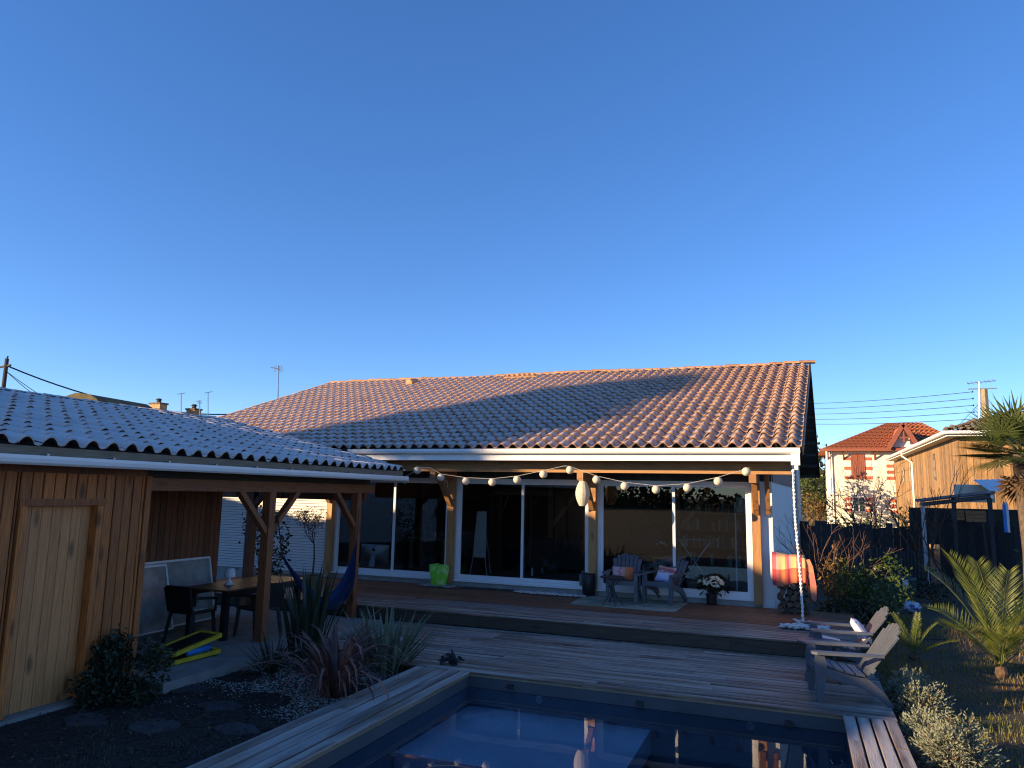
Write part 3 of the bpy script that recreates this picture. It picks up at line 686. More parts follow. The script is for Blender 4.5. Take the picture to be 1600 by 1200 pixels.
# --- oval lantern
c = PY(910.5, 771, 14.2); hh = .245
ol = thing('oval_lantern', (c.x, c.y, c.z-hh), 'large oval cream paper lantern hanging beside the terrace post', 'lantern')
pr = []
for i in range(17):
    t = i/16; z = -hh+2*hh*t; rr = .145*math.sin(math.pi*(.13+.74*t))**.9*(1 if i % 2 else .985); pr.append((rr, z))
mb = MB(); mb.lathe(c, pr, 14); mk(mb, 'shade', M['paper'], ol, smooth=False)
mb = MB(); mb.tube([(c.x, c.y, c.z+hh), (c.x, c.y, 2.75)], .004, 4); mk(mb, 'cord', M['cord'], ol)
# --- rain chain and pebbles
ch = thing('rain_chain', (.02, 13.87, .235), 'white rain chain hanging from the gutter outlet to white pebbles', 'chain')
lm = MB(); lm.tube([(.015*math.cos(a), 0, .028*math.sin(a)) for a in [2*math.pi*k/9 for k in range(10)]], .0095, 6, cap=False)
lme = bpy.data.meshes.new('chain_link'); lme.from_pydata(lm.v, [], lm.f); lme.materials.append(M['white'])
k = 0; z = .27
while z < 2.80:
    inst(lme, 'chain_link', ch, (.035-.025*z+.012*math.sin(z*2.3)+rnd.uniform(-.004, .004), 13.87, z), (rnd.uniform(-.2, .2), rnd.uniform(-.15, .15), (k % 2)*1.4+rnd.uniform(-.3, .3))); z += .033; k += 1
def stone_mesh(mb, c, r, rr, n=6, fl=.6):
    vs = []; fs = []
    for ring, (zz, s) in enumerate(((-.5, .6), (.1, 1.0), (.6, .6))):
        for k in range(n):
            t = 2*math.pi*k/n; q = s*r*rr.uniform(.8, 1.15); vs.append((c[0]+q*math.cos(t), c[1]+q*math.sin(t), c[2]+zz*r*fl))
    for i in range(2):
        for k in range(n): fs.append((i*n+k, i*n+(k+1) % n, (i+1)*n+(k+1) % n, (i+1)*n+k))
    fs.append(tuple(range(2*n, 3*n))); fs.append(tuple(range(n-1, -1, -1))); mb.add(vs, fs)
mb = MB(); r3 = random.Random(3)
for i in range(190):
    x = r3.uniform(-.32, .40); y = 13.12+.09*x+r3.uniform(-.11, .11) if i < 155 else r3.uniform(13.0, 13.9)
    if i >= 155: x = r3.uniform(-.12, .16)
    stone_mesh(mb, (x, y, .24+r3.uniform(0, .045)), r3.uniform(.026, .046), r3)
o = mk(mb, 'pebbles', M['pebble']); o['kind'] = 'stuff'; tag(o, 'white pebbles heaped under the rain chain', 'pebbles')

# --- resin garden chairs
def garden_chair(label, group, m, loc, rz, slat_n=7):
    t = thing('garden_chair', loc, label, 'chair', group, rz)
    for s in (-1, 1):
        mb = MB(); x = .275*s
        mb.prism([(x-.03, .30, 0), (x-.03, .36, 0), (x-.03, .38, .40), (x-.03, .36, .535), (x-.03, .27, .535), (x-.03, .25, .40)], (.06, 0, 0)); mk(mb, 'leg', m, t, True)
        mb = MB()
        mb.prism([(x-.02, .28, .39), (x-.02, .0, .315), (x-.02, -.20, .285), (x-.02, -.36, .14), (x-.02, -.45, 0), (x-.02, -.385, 0), (x-.02, -.28, .09), (x-.02, -.12, .185), (x-.02, .28, .29)], (.04, 0, 0)); mk(mb, 'leg', m, t, True)
        mb = MB(); xa = .315*s
        top = [(xa-.065, .36), (xa-.03, .415), (xa+.03, .415), (xa+.065, .36), (xa+.05, -.1), (xa+.02, -.36), (xa-.03, -.36), (xa-.05, -.1)]
        mb.prism([(a, b, .537) for a, b in top], (0, 0, .028)); mk(mb, 'armrest', m, t, True)
    seat = MB(); pf = [(.37, .40), (.27, .405), (.16, .375), (.05, .345), (-.06, .325), (-.17, .315)]
    for (ya, za), (yb, zb) in zip(pf, pf[1:]):
        mb = MB(); mb.bar((-.255, (ya+yb)/2, (za+zb)/2), (.255, (ya+yb)/2, (za+zb)/2), math.hypot(ya-yb, za-zb)-.014, .022, up=(0, -(zb-za), (yb-ya)) if yb > ya else (0, (zb-za), -(yb-ya)), ch=.005)
        mk(mb, 'seat_slat', m, t, True)
    mb = MB(); mb.box((-.255, .355, .33), (.255, .385, .395)); mk(mb, 'apron', m, t, True)
    lens = [.62, .69, .725, .74, .725, .69, .62]
    for i in range(7):
        u = (i-3)/3; b0 = V((u*.19, -.17, .27)); tip = b0+V((u*.11, -.56, .77)).normalized()*lens[i]
        mb = MB(); mb.bar(b0, tip, .05, .02, up=(0, 1, .72), w1=.08); mk(mb, 'back_slat', m, t, True)
    for zz in (.12, .50):
        yb = -.17-.56*zz/.952; zc = .27+.77*zz/.952
        mb = MB(); mb.bar((-.25-.03*zz, yb-.022, zc), (.25+.03*zz, yb-.022, zc), .06, .02, up=(0, 1, .72)); mk(mb, 'back_rail', m, t, True)
    return t
def cushion(label, m, loc, rot, sz=(.40, .40, .12)):
    mb = MB(); n = 10; vs = []; fs = []
    for side in (1, -1):
        for i in range(n+1):
            for j in range(n+1):
                u, v_ = 2*i/n-1, 2*j/n-1
                h = (1-u**4)*(1-v_**4); h = max(h, 0)**.5
                pin = 1-.06*(1-abs(u)**2)*abs(v_)**6; pin2 = 1-.06*(1-abs(v_)**2)*abs(u)**6
                vs.append((u*sz[0]/2*pin2, side*h*sz[2]/2, v_*sz[1]/2*pin))
    k = (n+1)**2
    for s in (0, 1):
        for i in range(n):
            for j in range(n):
                q = (s*k+i*(n+1)+j, s*k+(i+1)*(n+1)+j, s*k+(i+1)*(n+1)+j+1, s*k+i*(n+1)+j+1); fs.append(q if s else q[::-1])
    mb.add(vs, fs); o = mk(mb, 'cushion', m, local=True, smooth=True); o.location = loc; o.rotation_euler = rot; ORG[o] = V(loc); tag(o, label, 'cushion'); return o
# two on the terrace
cA = PZ(972, 941, ZT); cB = PZ(1036, 944, ZT)
cA = V((cA.x, cA.y+.18, ZT+.014)); cB = V((cB.x, cB.y+.18, ZT+.014))
garden_chair('slate grey slatted garden chair on the rug, behind the small round table', 'grey chairs on the terrace rug', M['grey_plastic'], cA, math.pi+R(4))
garden_chair('slate grey slatted garden chair on the rug, next to the white poinsettia', 'grey chairs on the terrace rug', M['grey_plastic'], cB, math.pi-R(14))
cushion('rectangular cushion with pink and orange brush print on terrace chair', M['cush_red'], cA+V((-.03, .0, .53)), (R(-30), 0, R(3)), (.43, .27, .12))
cushion('square cushion printed with red heart over lilac and blue', M['cush_lilac'], cB+V((.03, -.03, .54)), (R(-32), R(6), R(-14)), (.37, .33, .12))
# round table
tc_ = PZ(957, 946, ZT); tc_.z = ZT+.012
rt = thing('side_table', tc_, 'small round dark metal bistro table in front of terrace chair', 'table')
mb = MB(); mb.lathe(tc_+V((0, 0, .50)), [(.0, 0), (.235, 0), (.245, .008), (.245, .02), (.235, .026), (.0, .026)], 24); mk(mb, 'table_top', M['iron'], rt)
for a in range(4):
    t = a*math.pi/2+.5; mb = MB(); d = V((math.cos(t), math.sin(t), 0))
    mb.tube([tc_+d*.2, tc_+d*.05+V((0, 0, .2)), tc_+d*.03+V((0, 0, .33)), tc_+d*.15+V((0, 0, .5))], .009, 6); mk(mb, 'leg', M['iron'], rt)
# rug, mats
mb = MB(); mb.add([(-4.12, 13.92, ZT+.010), (-2.12, 13.87, ZT+.010), (-2.06, 15.18, ZT+.010), (-4.17, 15.2, ZT+.010), (-4.12, 13.92, ZT+.002), (-2.12, 13.87, ZT+.002), (-2.06, 15.18, ZT+.002), (-4.17, 15.2, ZT+.002)],
    [(0, 1, 2, 3), (0, 4, 5, 1), (1, 5, 6, 2), (2, 6, 7, 3), (3, 7, 4, 0)]); tag(mk(mb, 'rug', M['rug']), 'sage green patterned rug under the two terrace chairs', 'rug')
mb = MB(); r4 = random.Random(4)
for i in range(420):
    u = r4.uniform(-1, 1); v_ = r4.uniform(-1, 1)*math.sqrt(max(0, 1-abs(u)**3))
    stone_mesh(mb, (-4.88+u*.78, 15.02+v_*.17, ZT+.018), r4.uniform(.014, .028), r4, 5)
pm = thing('pebble_mat', (-4.88, 15.02, ZT), 'half-round doormat of white pebbles before the sliding door', 'doormat'); mk(mb, 'pebble', M['pebble'], pm)['kind'] = 'stuff'
mb = MB(); mb.lathe((-4.88, 15.02, ZT+.003), [(.05, 0), (.2, 0), (.2, .009), (.05, .009)], 24)
mb.v = [(-4.88+(x+4.88)*4.1, y, z) for x, y, z in mb.v]; mk(mb, 'backing', M['black'], pm)
mb = MB(); mb.box((-6.9, 14.95, ZT+.003), (-5.75, 15.28, ZT+.014)); tag(mk(mb, 'doormat', M['mat']), 'thin brown rectangular doormat at the middle sliding door', 'doormat')
# green bag on grey cloth
bc = PZ(685, 917, ZT)
bg_ = thing('shopping_bag', bc, 'lime green plastic bag standing against the house post', 'bag')
mb = MB(); n = 26; vs = []; rb_ = random.Random(8)
for lv, (z, sx, sy) in enumerate(((0, .165, .10), (.03, .175, .11), (.16, .18, .115), (.30, .205, .12), (.41, .225, .09), (.45, .225, .08))):
    for k_ in range(n):
        t = 2*math.pi*k_/n; c_, s_ = math.cos(t), math.sin(t); e = .55
        vs.append((bc.x+math.copysign(abs(c_)**e, c_)*sx*rb_.uniform(.90, 1.07), bc.y+math.copysign(abs(s_)**e, s_)*sy*rb_.uniform(.78, 1.15), bc.z+.03+z+rb_.uniform(-.018, .018)))
mb.add(vs, [(i*n+k_, i*n+(k_+1) % n, (i+1)*n+(k_+1) % n, (i+1)*n+k_) for i in range(5) for k_ in range(n)]+[tuple(range(n-1, -1, -1))]); mk(mb, 'bag_body', M['green_bag'], bg_)
mb = MB(); mb.ball((bc.x+.02, bc.y+.0, bc.z+.37), .13, 10, 7, (1.2, .5, .5)); mk(mb, 'contents', M['grey_cloth'], bg_)
for i, (dx, sx) in enumerate(((-.18, .26), (.24, .2))):
    mb = MB(); mb.ball((bc.x+dx, bc.y-.04, bc.z+.03), .1, 14, 8, (sx/.1, 1.5, .32)); 
    mb.v = [(x, y+.02*math.sin(9*x), max(z+.008*math.sin(23*x+11*y), ZT+.002)) for x, y, z in mb.v]
    tag(mk(mb, 'floor_cloth', M['grey_cloth'], smooth=True), ['folded grey floor cloth spread out left of the lime green bag', 'crumpled grey rag between lime green bag and house post'][i], 'cloth')
# dark bucket by the post
p = PZ(920, 931, ZT); pb = thing('umbrella_bin', p, 'tall dark bin with pale rim at the foot of the middle post', 'bin')
mb = MB(); mb.lathe(p, [(.10, .004), (.13, .05), (.15, .25), (.14, .44), (.12, .46)], 14); mk(mb, 'body', M['black_plastic'], pb, smooth=True)
mb = MB(); mb.box((p.x-.2, p.y-.03, p.z+.2), (p.x-.135, p.y+.05, p.z+.43)); mk(mb, 'handle_panel', M['grey_plastic'], pb)
# poinsettia
def poinsettia(p, label, sc, seed, nfl):
    r = random.Random(seed); t = thing('poinsettia', p, label, 'plant')
    mb = MB(); mb.lathe(p, [(.075*sc, .003), (.085*sc, .02), (.10*sc, .17*sc), (.108*sc, .175*sc), (.108*sc, .195*sc), (.09*sc, .195*sc), (.09*sc, .17*sc)], 14); mk(mb, 'flower_pot', M['black_plastic'], t)
    mb = MB()
    for i in range(7): mb.tube([p+V((0, 0, .15*sc)), p+V((r.uniform(-.06, .06), r.uniform(-.06, .06), .3))*1*sc+V((0, 0, .0)), p+V((r.uniform(-.2, .2), r.uniform(-.2, .2), .45))*sc], .008*sc, 4)
    mk(mb, 'stem', M['twig'], t)
    mb = MB()
    leaves(mb, 170, lambda rr: p+V((rr.gauss(0, .12), rr.gauss(0, .12), rr.uniform(.24, .46)))*sc, .12*sc, r, .3, .55); mk(mb, 'foliage', M['leaf_dark'], t)
    for i in range(nfl):
        a = r.uniform(0, 6.28); q = math.sqrt(r.random())*.2; c = p+V((q*math.cos(a), q*math.sin(a), .50-q*.55+r.uniform(-.02, .03)))*sc; mb = MB()
        out = V((math.cos(a)*q*3, math.sin(a)*q*3-.35, .8)).normalized(); s1 = out.orthogonal().normalized(); s2 = out.cross(s1)
        for k_ in range(8):
            t2 = k_*math.pi/4+r.uniform(-.2, .2); d = s1*math.cos(t2)+s2*math.sin(t2)+out*.15; mb.leaf(c, d, out, .085*sc*r.uniform(.8, 1.15), .045*sc)
        mk(mb, 'bloom', M['flower'], t)
pp = PZ(1112, 945, ZT); poinsettia(pp, 'white poinsettia in a black pot beside the right house post', 1.05, 5, 22)

# --- firewood block with towel
r5 = random.Random(6); lx0, lx1 = -.40, .12; row = 0; z = ZT+.006
rows_ = []
while z < 1.16:
    x = lx0+(.05 if row % 2 else 0)
    while x < lx1:
        rr = r5.uniform(.045, .068); rows_.append((x+rr, z+rr, rr)); x += 2*rr+.002
    z += .105; row += 1
for (x, z, rr) in rows_:
    t = thing('firewood_log', (x, 14.95, z-rr), 'split brown firewood log stacked in the pile under the striped towel', 'log', 'firewood logs stacked at the house corner')
    mb = MB(); y0_ = 14.74+r5.uniform(-.03, .03); y1_ = 15.16; n = 7; an = [r5.uniform(.85, 1.05) for _ in range(n)]; vs = []
    for yy in (y0_, y1_):
        for k_ in range(n): tt = 2*math.pi*k_/n+.2; vs.append((x+math.cos(tt)*rr*an[k_], yy, z+math.sin(tt)*rr*an[k_]))
    mb.add(vs, [(k_, (k_+1) % n, n+(k_+1) % n, n+k_) for k_ in range(n)]); mk(mb, 'bark', M['rust'], t)
    mb = MB(); mb.add([(v[0], v[1]-.0005, v[2]) for v in vs[:n]], [tuple(range(n-1, -1, -1))]); mk(mb, 'cut_end', M['logend'], t)
tm = bpy.data.materials.new('striped_towel'); tm.use_nodes = True; t_ = tm.node_tree; b_ = t_.nodes['Principled BSDF']; b_.inputs['Roughness'].default_value = .95
def stripe(axis, stops, sc):
    sp_ = t_.nodes.new('ShaderNodeSeparateXYZ'); t_.links.new(tcn.outputs['UV'], sp_.inputs[0])
    cr = t_.nodes.new('ShaderNodeValToRGB'); cr.color_ramp.interpolation = 'CONSTANT'; t_.links.new(sp_.outputs[axis], cr.inputs[0]); e = cr.color_ramp.elements
    for i, (p, c) in enumerate(stops):
        x = e[i] if i < 2 else e.new(p); x.position = p; x.color = (*c, 1)
    return cr.outputs[0]
tcn = t_.nodes.new('ShaderNodeTexCoord')
pk, yl, og, rd, cr_ = (.56, .12, .16), (.66, .43, .20), (.58, .22, .13), (.42, .05, .08), (.64, .34, .28)
s1_ = stripe(0, [(0, pk), (.10, cr_), (.17, yl), (.32, og), (.36, pk), (.42, cr_), (.47, yl), (.60, og), (.66, rd), (.74, yl), (.84, og), (.90, pk)], 1)
s2_ = stripe(1, [(0, (.75, .35, .35)), (.30, (1, 1, 1)), (.52, (.9, .7, .65)), (.62, (1, 1, 1)), (.86, (.85, .6, .5))], 1)
mx = t_.nodes.new('ShaderNodeMix'); mx.data_type = 'RGBA'; mx.blend_type = 'MULTIPLY'; mx.inputs[0].default_value = 1; t_.links.new(s1_, mx.inputs[6]); t_.links.new(s2_, mx.inputs[7]); t_.links.new(mx.outputs[2], b_.inputs['Base Color'])
nu, nv_ = 26, 20; vs = []; uv = []; rT = random.Random(2)
for i in range(nu+1):
    u = i/nu; x = -.46+.70*u
    for j in range(nv_+1):
        v_ = j/nv_; fl = .50+.06*math.sin(5*u+1)+(.40*max(0, (u-.84)/.16)); L_ = .42+fl; s = v_*L_     # from back edge over the top and down the front
        wv = .012*math.sin(26*u+2*v_)+.006*math.sin(61*u)
        if s < .42: q = (x, 15.13-s, 1.275+.012*math.sin(9*u+7*v_)+.02*math.sin(math.pi*s/.42)-.05*u)
        else: q = (x, 14.71-.012+wv*(s-.42)*3-.02*(s-.42), 1.275-(s-.42)-.05*u)
        if u > .82:                                       # falls round the right end
            k_ = (u-.82)/.18; q = (.115+.05*k_, q[1]+.10*k_*(1 if s > .42 else .2), q[2]-.05*k_ if s > .42 else q[2]-.35*k_)
        vs.append(q); uv.append((u, 1-v_))
me = bpy.data.meshes.new('striped_towel'); fs = [(i*(nv_+1)+j, i*(nv_+1)+j+1, (i+1)*(nv_+1)+j+1, (i+1)*(nv_+1)+j) for i in range(nu) for j in range(nv_)]
me.from_pydata([(x+.1, y-14.9, z-.7) for x, y, z in vs], [], fs); ul = me.uv_layers.new(name='UVMap')
for lp in me.loops: ul.data[lp.index].uv = uv[lp.vertex_index]
me.materials.append(tm); me.polygons.foreach_set('use_smooth', [True]*len(fs)); o = bpy.data.objects.new('striped_towel', me); col.objects.link(o); o.location = (-.1, 14.9, .7); tag(o, 'pink yellow and orange striped towel draped over the firewood pile', 'towel'); ORG[o] = V((-.1, 14.9, .7))
mb = MB(); mb.prism([(.13, 14.72, 1.2), (.165, 14.70, 1.1), (.185, 14.69, .62), (.20, 14.69, .52), (.245, 14.69, .47), (.285, 14.69, .52), (.285, 14.69, .75), (.24, 14.70, 1.08), (.19, 14.72, 1.21)], (0, .03, 0)); mk(mb, 'hanging_end', mat('pink_towel_end', (.55, .10, .13), .95, (.60, .30, .12), 2), o)

# ================================================================== POOL DECK THINGS
garden_chair('taupe grey slatted garden chair nearest the pool edge, its seat bare', 'taupe chairs by the pool', M['taupe_plastic'], (.46, 9.84, .003), R(90)+R(9))
garden_chair('taupe grey slatted garden chair on the pool deck, holding a pale flowered cushion', 'taupe chairs by the pool', M['taupe_plastic'], (.50, 11.38, .003), R(90)+R(4))
cushion('pale lilac flowered cushion on the farther poolside chair', M['cush_pale'], (.76, 11.40, .53), (R(-34), 0, R(94)), (.36, .36, .13))
mb = MB(); mb.box((.18, 11.2, .418), (.50, 11.55, .430)); mb.v = [(x, y, z-.16*(x-.18)) for x, y, z in mb.v]; tag(mk(mb, 'white_cloth', M['pebble']), 'thin white cloth laid on the farther poolside chair seat', 'cloth')
ot = thing('side_table', (.24, 10.62, .003), 'low oval grey plastic table between the two poolside chairs', 'table')
mb = MB(); pts = [(.24+.29*math.cos(a), 10.62+.24*math.sin(a), .465) for a in [2*math.pi*k_/22 for k_ in range(22)]]; mb.prism(pts, (0, 0, .024)); mk(mb, 'table_top', M['table_grey'], ot)
for sx in (-1, 1):
    for sy in (-1, 1):
        mb = MB(); mb.tube([(.24+sx*.15, 10.62+sy*.1, .464), (.24+sx*.14, 10.62+sy*.09, .25), (.24+sx*.2, 10.62+sy*.13, .003)], [.022, .018, .02], 6); mk(mb, 'leg', M['table_grey'], ot)
mb = MB(); r6 = random.Random(9); p = PZ(706, 1037, 0)
leaves(mb, 60, lambda r: p+V((r.gauss(0, .055), r.gauss(0, .05), .012+abs(r.gauss(0, .035)))), .09, r6, 0, .7); tag(mk(mb, 'dark_rag', M['sofa']), 'small crumpled black rag lying at the pool corner', 'rag')
# ================================================================== PATIO BAY
# hammock
A = PX(433, 800, XW+.0); A1 = PX(441, 868, XW+.02); Bm = PX(517, 953, XW+.05); B1 = PX(557, 846, XW); B = PX(561, 795, XW)
hm = thing('hammock', (XW, Bm.y, Bm.z-.1), 'navy blue cloth hammock slung between the two patio posts', 'hammock')
nn = 24; vs = []; mm = 14
for i in range(nn+1):
    t = i/nn
    c = A1*(1-t)**2 + (Bm*2-(A1+B1)*.5)*2*t*(1-t) + B1*t*t
    wv = .02+.26*math.sin(math.pi*t)**1.3
    for j in range(mm+1):
        u = 2*j/mm-1
        vs.append((c.x+u*wv*.8, c.y+.012*math.sin(u*17+t*5), c.z+.16*u*u*math.sin(math.pi*t)**.9+.016*math.sin(u*21+t*9)*math.sin(math.pi*t)))
mb = MB(); mb.add(vs, [(i*(mm+1)+j, i*(mm+1)+j+1, (i+1)*(mm+1)+j+1, (i+1)*(mm+1)+j) for i in range(nn) for j in range(mm)]); mk(mb, 'cloth', M['blue'], hm, smooth=True)
for a, b in ((A, A1), (B1, B)): mb = MB(); mb.tube([a, b], .012, 5); mk(mb, 'rope', M['iron'], hm)
# table, lamp, chairs
tb = thing('patio_table', (-8.5, 10.1, 0), 'long slatted wooden table with black legs under the shed roof', 'table')
for k_ in range(7):
    x = -8.92+k_*.13; mb = MB(); mb.bar((x, 9.15, .735), (x, 11.1, .735), .12, .03, ch=.004); mk(mb, 'top_slat', M['table_top'], tb)
for x in (-8.86, -8.2):
    for y in (9.25, 11.0): mb = MB(); mb.box((x-.045, y-.045, 0), (x+.045, y+.045, .717)); mk(mb, 'leg', M['black_plastic'], tb)
mb = MB(); mb.box((-8.92, 9.2, .63), (-8.88, 11.05, .717)); mb.box((-8.18, 9.2, .63), (-8.14, 11.05, .717)); mk(mb, 'apron', M['black_plastic'], tb)
lp_ = V((-8.56, 9.7, .752)); tl = thing('table_lamp', lp_, 'small white dome lamp standing on the patio table', 'lamp')
mb = MB(); mb.lathe(lp_, [(.0, 0), (.075, 0), (.078, .012), (.045, .04), (.026, .075), (.026, .12), (.036, .14)], 18); mk(mb, 'base', M['lamp'], tl, smooth=True)
mb = MB(); mb.lathe(lp_, [(.088, .125), (.09, .13), (.086, .19), (.07, .245), (.05, .262), (.0, .265)], 18); mk(mb, 'lamp_shade', M['lamp'], tl, smooth=True)
def patio_chair(loc, rz, label):
    t = thing('patio_chair', loc, label, 'chair', 'black patio chairs at the slatted table', rz); m = M['black_plastic']
    for sx in (-1, 1):
        mb = MB(); mb.tube([(sx*.24, .24, 0), (sx*.22, .2, .43)], [.025, .03], 6); mk(mb, 'leg', m, t, True)
        mb = MB(); mb.tube([(sx*.24, -.28, 0), (sx*.21, -.2, .43)], [.025, .03], 6); mk(mb, 'leg', m, t, True)
        mb = MB(); mb.tube([(sx*.25, .2, .43), (sx*.27, .2, .62), (sx*.27, -.1, .65), (sx*.25, -.24, .66)], .022, 6); mk(mb, 'armrest', m, t, True)
    mb = MB(); mb.box((-.24, -.22, .42), (.24, .25, .45)); mk(mb, 'seat', m, t, True)
    mb = MB(); mb.prism([(-.24, -.22, .45), (.24, -.22, .45), (.25, -.31, .80), (.18, -.33, .84), (-.18, -.33, .84), (-.25, -.31, .80)], (0, -.03, 0)); mk(mb, 'backrest', m, t, True)
    return t
patio_chair((-8.62, 9.02, 0), R(0), 'black plastic patio chair at the table end, near the leaning panes')
patio_chair((-7.98, 9.75, 0), R(75), 'black plastic patio chair pulled up on the pool side of the slatted table')
mb = MB(); mb.box((-8.75, 8.95, .452), (-8.5, 9.2, .462)); tag(mk(mb, 'paper_sheet', M['pebble']), 'white paper sheets lying on the black patio chair', 'paper')
# leaning panes
def pane_thing(y0, y1, x0, x1, z1, label):
    t = thing('framed_pane', (x0, (y0+y1)/2, .004), label, 'window pane'); up = (1, 0, .2)
    def P(y, s): return V((lerp(x0, x1, s), y, .004+lerp(0, z1, s)))
    for a, b in (((y0, 0), (y0, 1)), ((y1, 0), (y1, 1)), ((y0, 0), (y1, 0)), ((y0, 1), (y1, 1))):
        mb = MB(); mb.bar(P(*a), P(*b), .035, .03, up=up); mk(mb, 'frame', M['alu'], t)
    mk(q4(P(y0, .01), P(y1, .01), P(y1, .99), P(y0, .99)), 'pane', M['mirror'], t)
pane_thing(9.02, 10.72, -9.72, -9.95, 1.04, 'large framed glass pane leaning on the patio back wall')
pane_thing(8.7, 9.62, -9.58, -9.84, 1.0, 'smaller framed pane leaning in front of the large one')
# yellow folding bag
a = V((-7.62, 7.72, .004)); b = V((-7.54, 8.45, .004)); ax = (b-a).normalized(); sdv = V((-ax.y, ax.x, 0))
yb_ = thing('folding_mattress', (a+b)*.5, 'yellow and black folded beach lounger lying on the slab', 'lounger')
def wedge(z0, dz, nm):
    for k_, off in enumerate((0, .2, .4)):
        mb = MB(); p0, p1 = a+sdv*off+V((0, 0, z0)), b+sdv*off+V((0, 0, z0+dz)); mb.bar(p0+V((0, 0, .03)), p1+V((0, 0, .03)), .05 if off != .2 else .34, .05 if off != .2 else .035); mk(mb, nm, M['yellow'] if off != .2 else M['black_plastic'], yb_)
    for e_, pt in ((0, a), (dz, b)):
        mb = MB(); mb.bar(pt+V((0, 0, z0+e_+.03)), pt+sdv*.4+V((0, 0, z0+e_+.03)), .06, .055); mk(mb, nm, M['yellow'], yb_)
wedge(.0, .02, 'lower_panel'); wedge(.10, .13, 'upper_panel')
p = (a+b)*.5+V((0, 0, .115)); mb = MB(); mb.tube([p-ax*.16+sdv*.02, p+ax*.22+sdv*.05], [.045, .05], 10); tag(mk(mb, 'rolled_mat', M['cyan'], smooth=True), 'blue rolled mat tucked between the yellow lounger panels', 'mat')

# ================================================================== PLANTS
def strap(p, az, lean, L, wd, droop, n=6, r=rnd):
    """one strap leaf: rises from p, leaning outwards and drooping at its tip"""
    d = V((math.cos(az), math.sin(az), 0)); sd2 = V((-math.sin(az), math.cos(az), 0)); vs = []; q = V(p); an = lean
    for i in range(n+1):
        t = i/n; w_ = wd*(.55+.9*t if t < .45 else .955*(1-((t-.45)/.55)**1.6)+.02)/1.0
        nn_ = d*(-math.cos(an))*1.0+V((0, 0, math.sin(an)))
        vs += [q-sd2*w_/2, q-nn_*w_*.16, q+sd2*w_/2]
        q = q+(d*math.sin(an)+V((0, 0, math.cos(an))))*(L/n); an += droop*(i+1)/n
    fs = []
    for i in range(n):
        fs += [(3*i, 3*i+1, 3*i+4, 3*i+3), (3*i+1, 3*i+2, 3*i+5, 3*i+4)]
    return MB().add(vs, fs)
def flax(p, label, n, L, wd, lean, droop, m, seed, spread=.12):
    r = random.Random(seed); t = thing('flax_plant', p, label, 'plant')
    for i in range(n):
        a = r.uniform(0, 6.283); q = V(p)+V((math.cos(a), math.sin(a), 0))*r.uniform(0, spread)
        mk(strap(q, a+r.uniform(-.5, .5), r.uniform(*lean), L*r.uniform(.6, 1.08), wd*r.uniform(.75, 1.2), r.uniform(*droop)), 'leaf', m, t)
    return t
flax(PZ(603, 1052, GZ), 'grey-green upright flax plant at the corner of the pool deck', 66, 1.02, .058, (.02, .85), (.0, .14), M['leaf_phorm'], 1, .2)
flax(PZ(520, 1088, GZ), 'bronze red flax plant with arching leaves beside pool coping', 84, 1.3, .048, (.15, .8), (.45, 1.0), M['leaf_red'], 2, .16)
flax(PZ(478, 1032, GZ), 'tall dark green flax plant in front of the patio post', 46, 1.35, .065, (.0, .35), (.0, .12), M['leaf_dkphorm'], 3, .25)
flax(PZ(425, 1052, GZ), 'low dark spiky yucca rosette on the white gravel', 60, .62, .03, (.2, 1.5), (.0, .1), M['leaf_dkphorm'], 4, .1)
def shrub(name, p, rad, label, n, size, m, seed, cat='shrub', stems=9, asp=.5, stem_m='twig', lift=.45):
    r = random.Random(seed); t = thing(name, p, label, cat); p = V(p); rad = V(rad)
    cl = [V((r.gauss(0, .5), r.gauss(0, .5), r.uniform(.1, .95))) for _ in range(14)]
    mb = MB()
    for i in range(stems):
        c = cl[i % 14]; mb.tube([p+V((r.uniform(-.08, .08), r.uniform(-.08, .08), 0)), p+V((c.x*rad.x*.4, c.y*rad.y*.4, c.z*rad.z*.55)), p+V((c.x*rad.x, c.y*rad.y, c.z*rad.z*1.0))], [.014, .009, .004], 4)
    mk(mb, 'stems', M[stem_m], t)
    def pick(rr):
        c = rr.choice(cl); q = V((c.x+rr.gauss(0, .22), c.y+rr.gauss(0, .22), c.z+rr.gauss(0, .13)))
        if q.z < .02 or q.x*q.x+q.y*q.y+(q.z-.45)**2*1.3 > 1.25: return None
        return p+V((q.x*rad.x, q.y*rad.y, q.z*rad.z))
    mb = MB(); leaves(mb, n, pick, size, r, .2, asp); mk(mb, 'foliage', m, t)
    return t
shrub('shrub', PZ(188, 1098, GZ), (.46, .46, .66), 'dark leafy shrub growing against the shed wall beside door', 4200, .07, M['leaf_dark'], 11)
shrub('shrub', (-10.2, 12.5, ZT+.01), (.45, .45, 1.9), 'dark climbing shrub beyond the open end of the shed', 900, .10, M['leaf_dark'], 12)
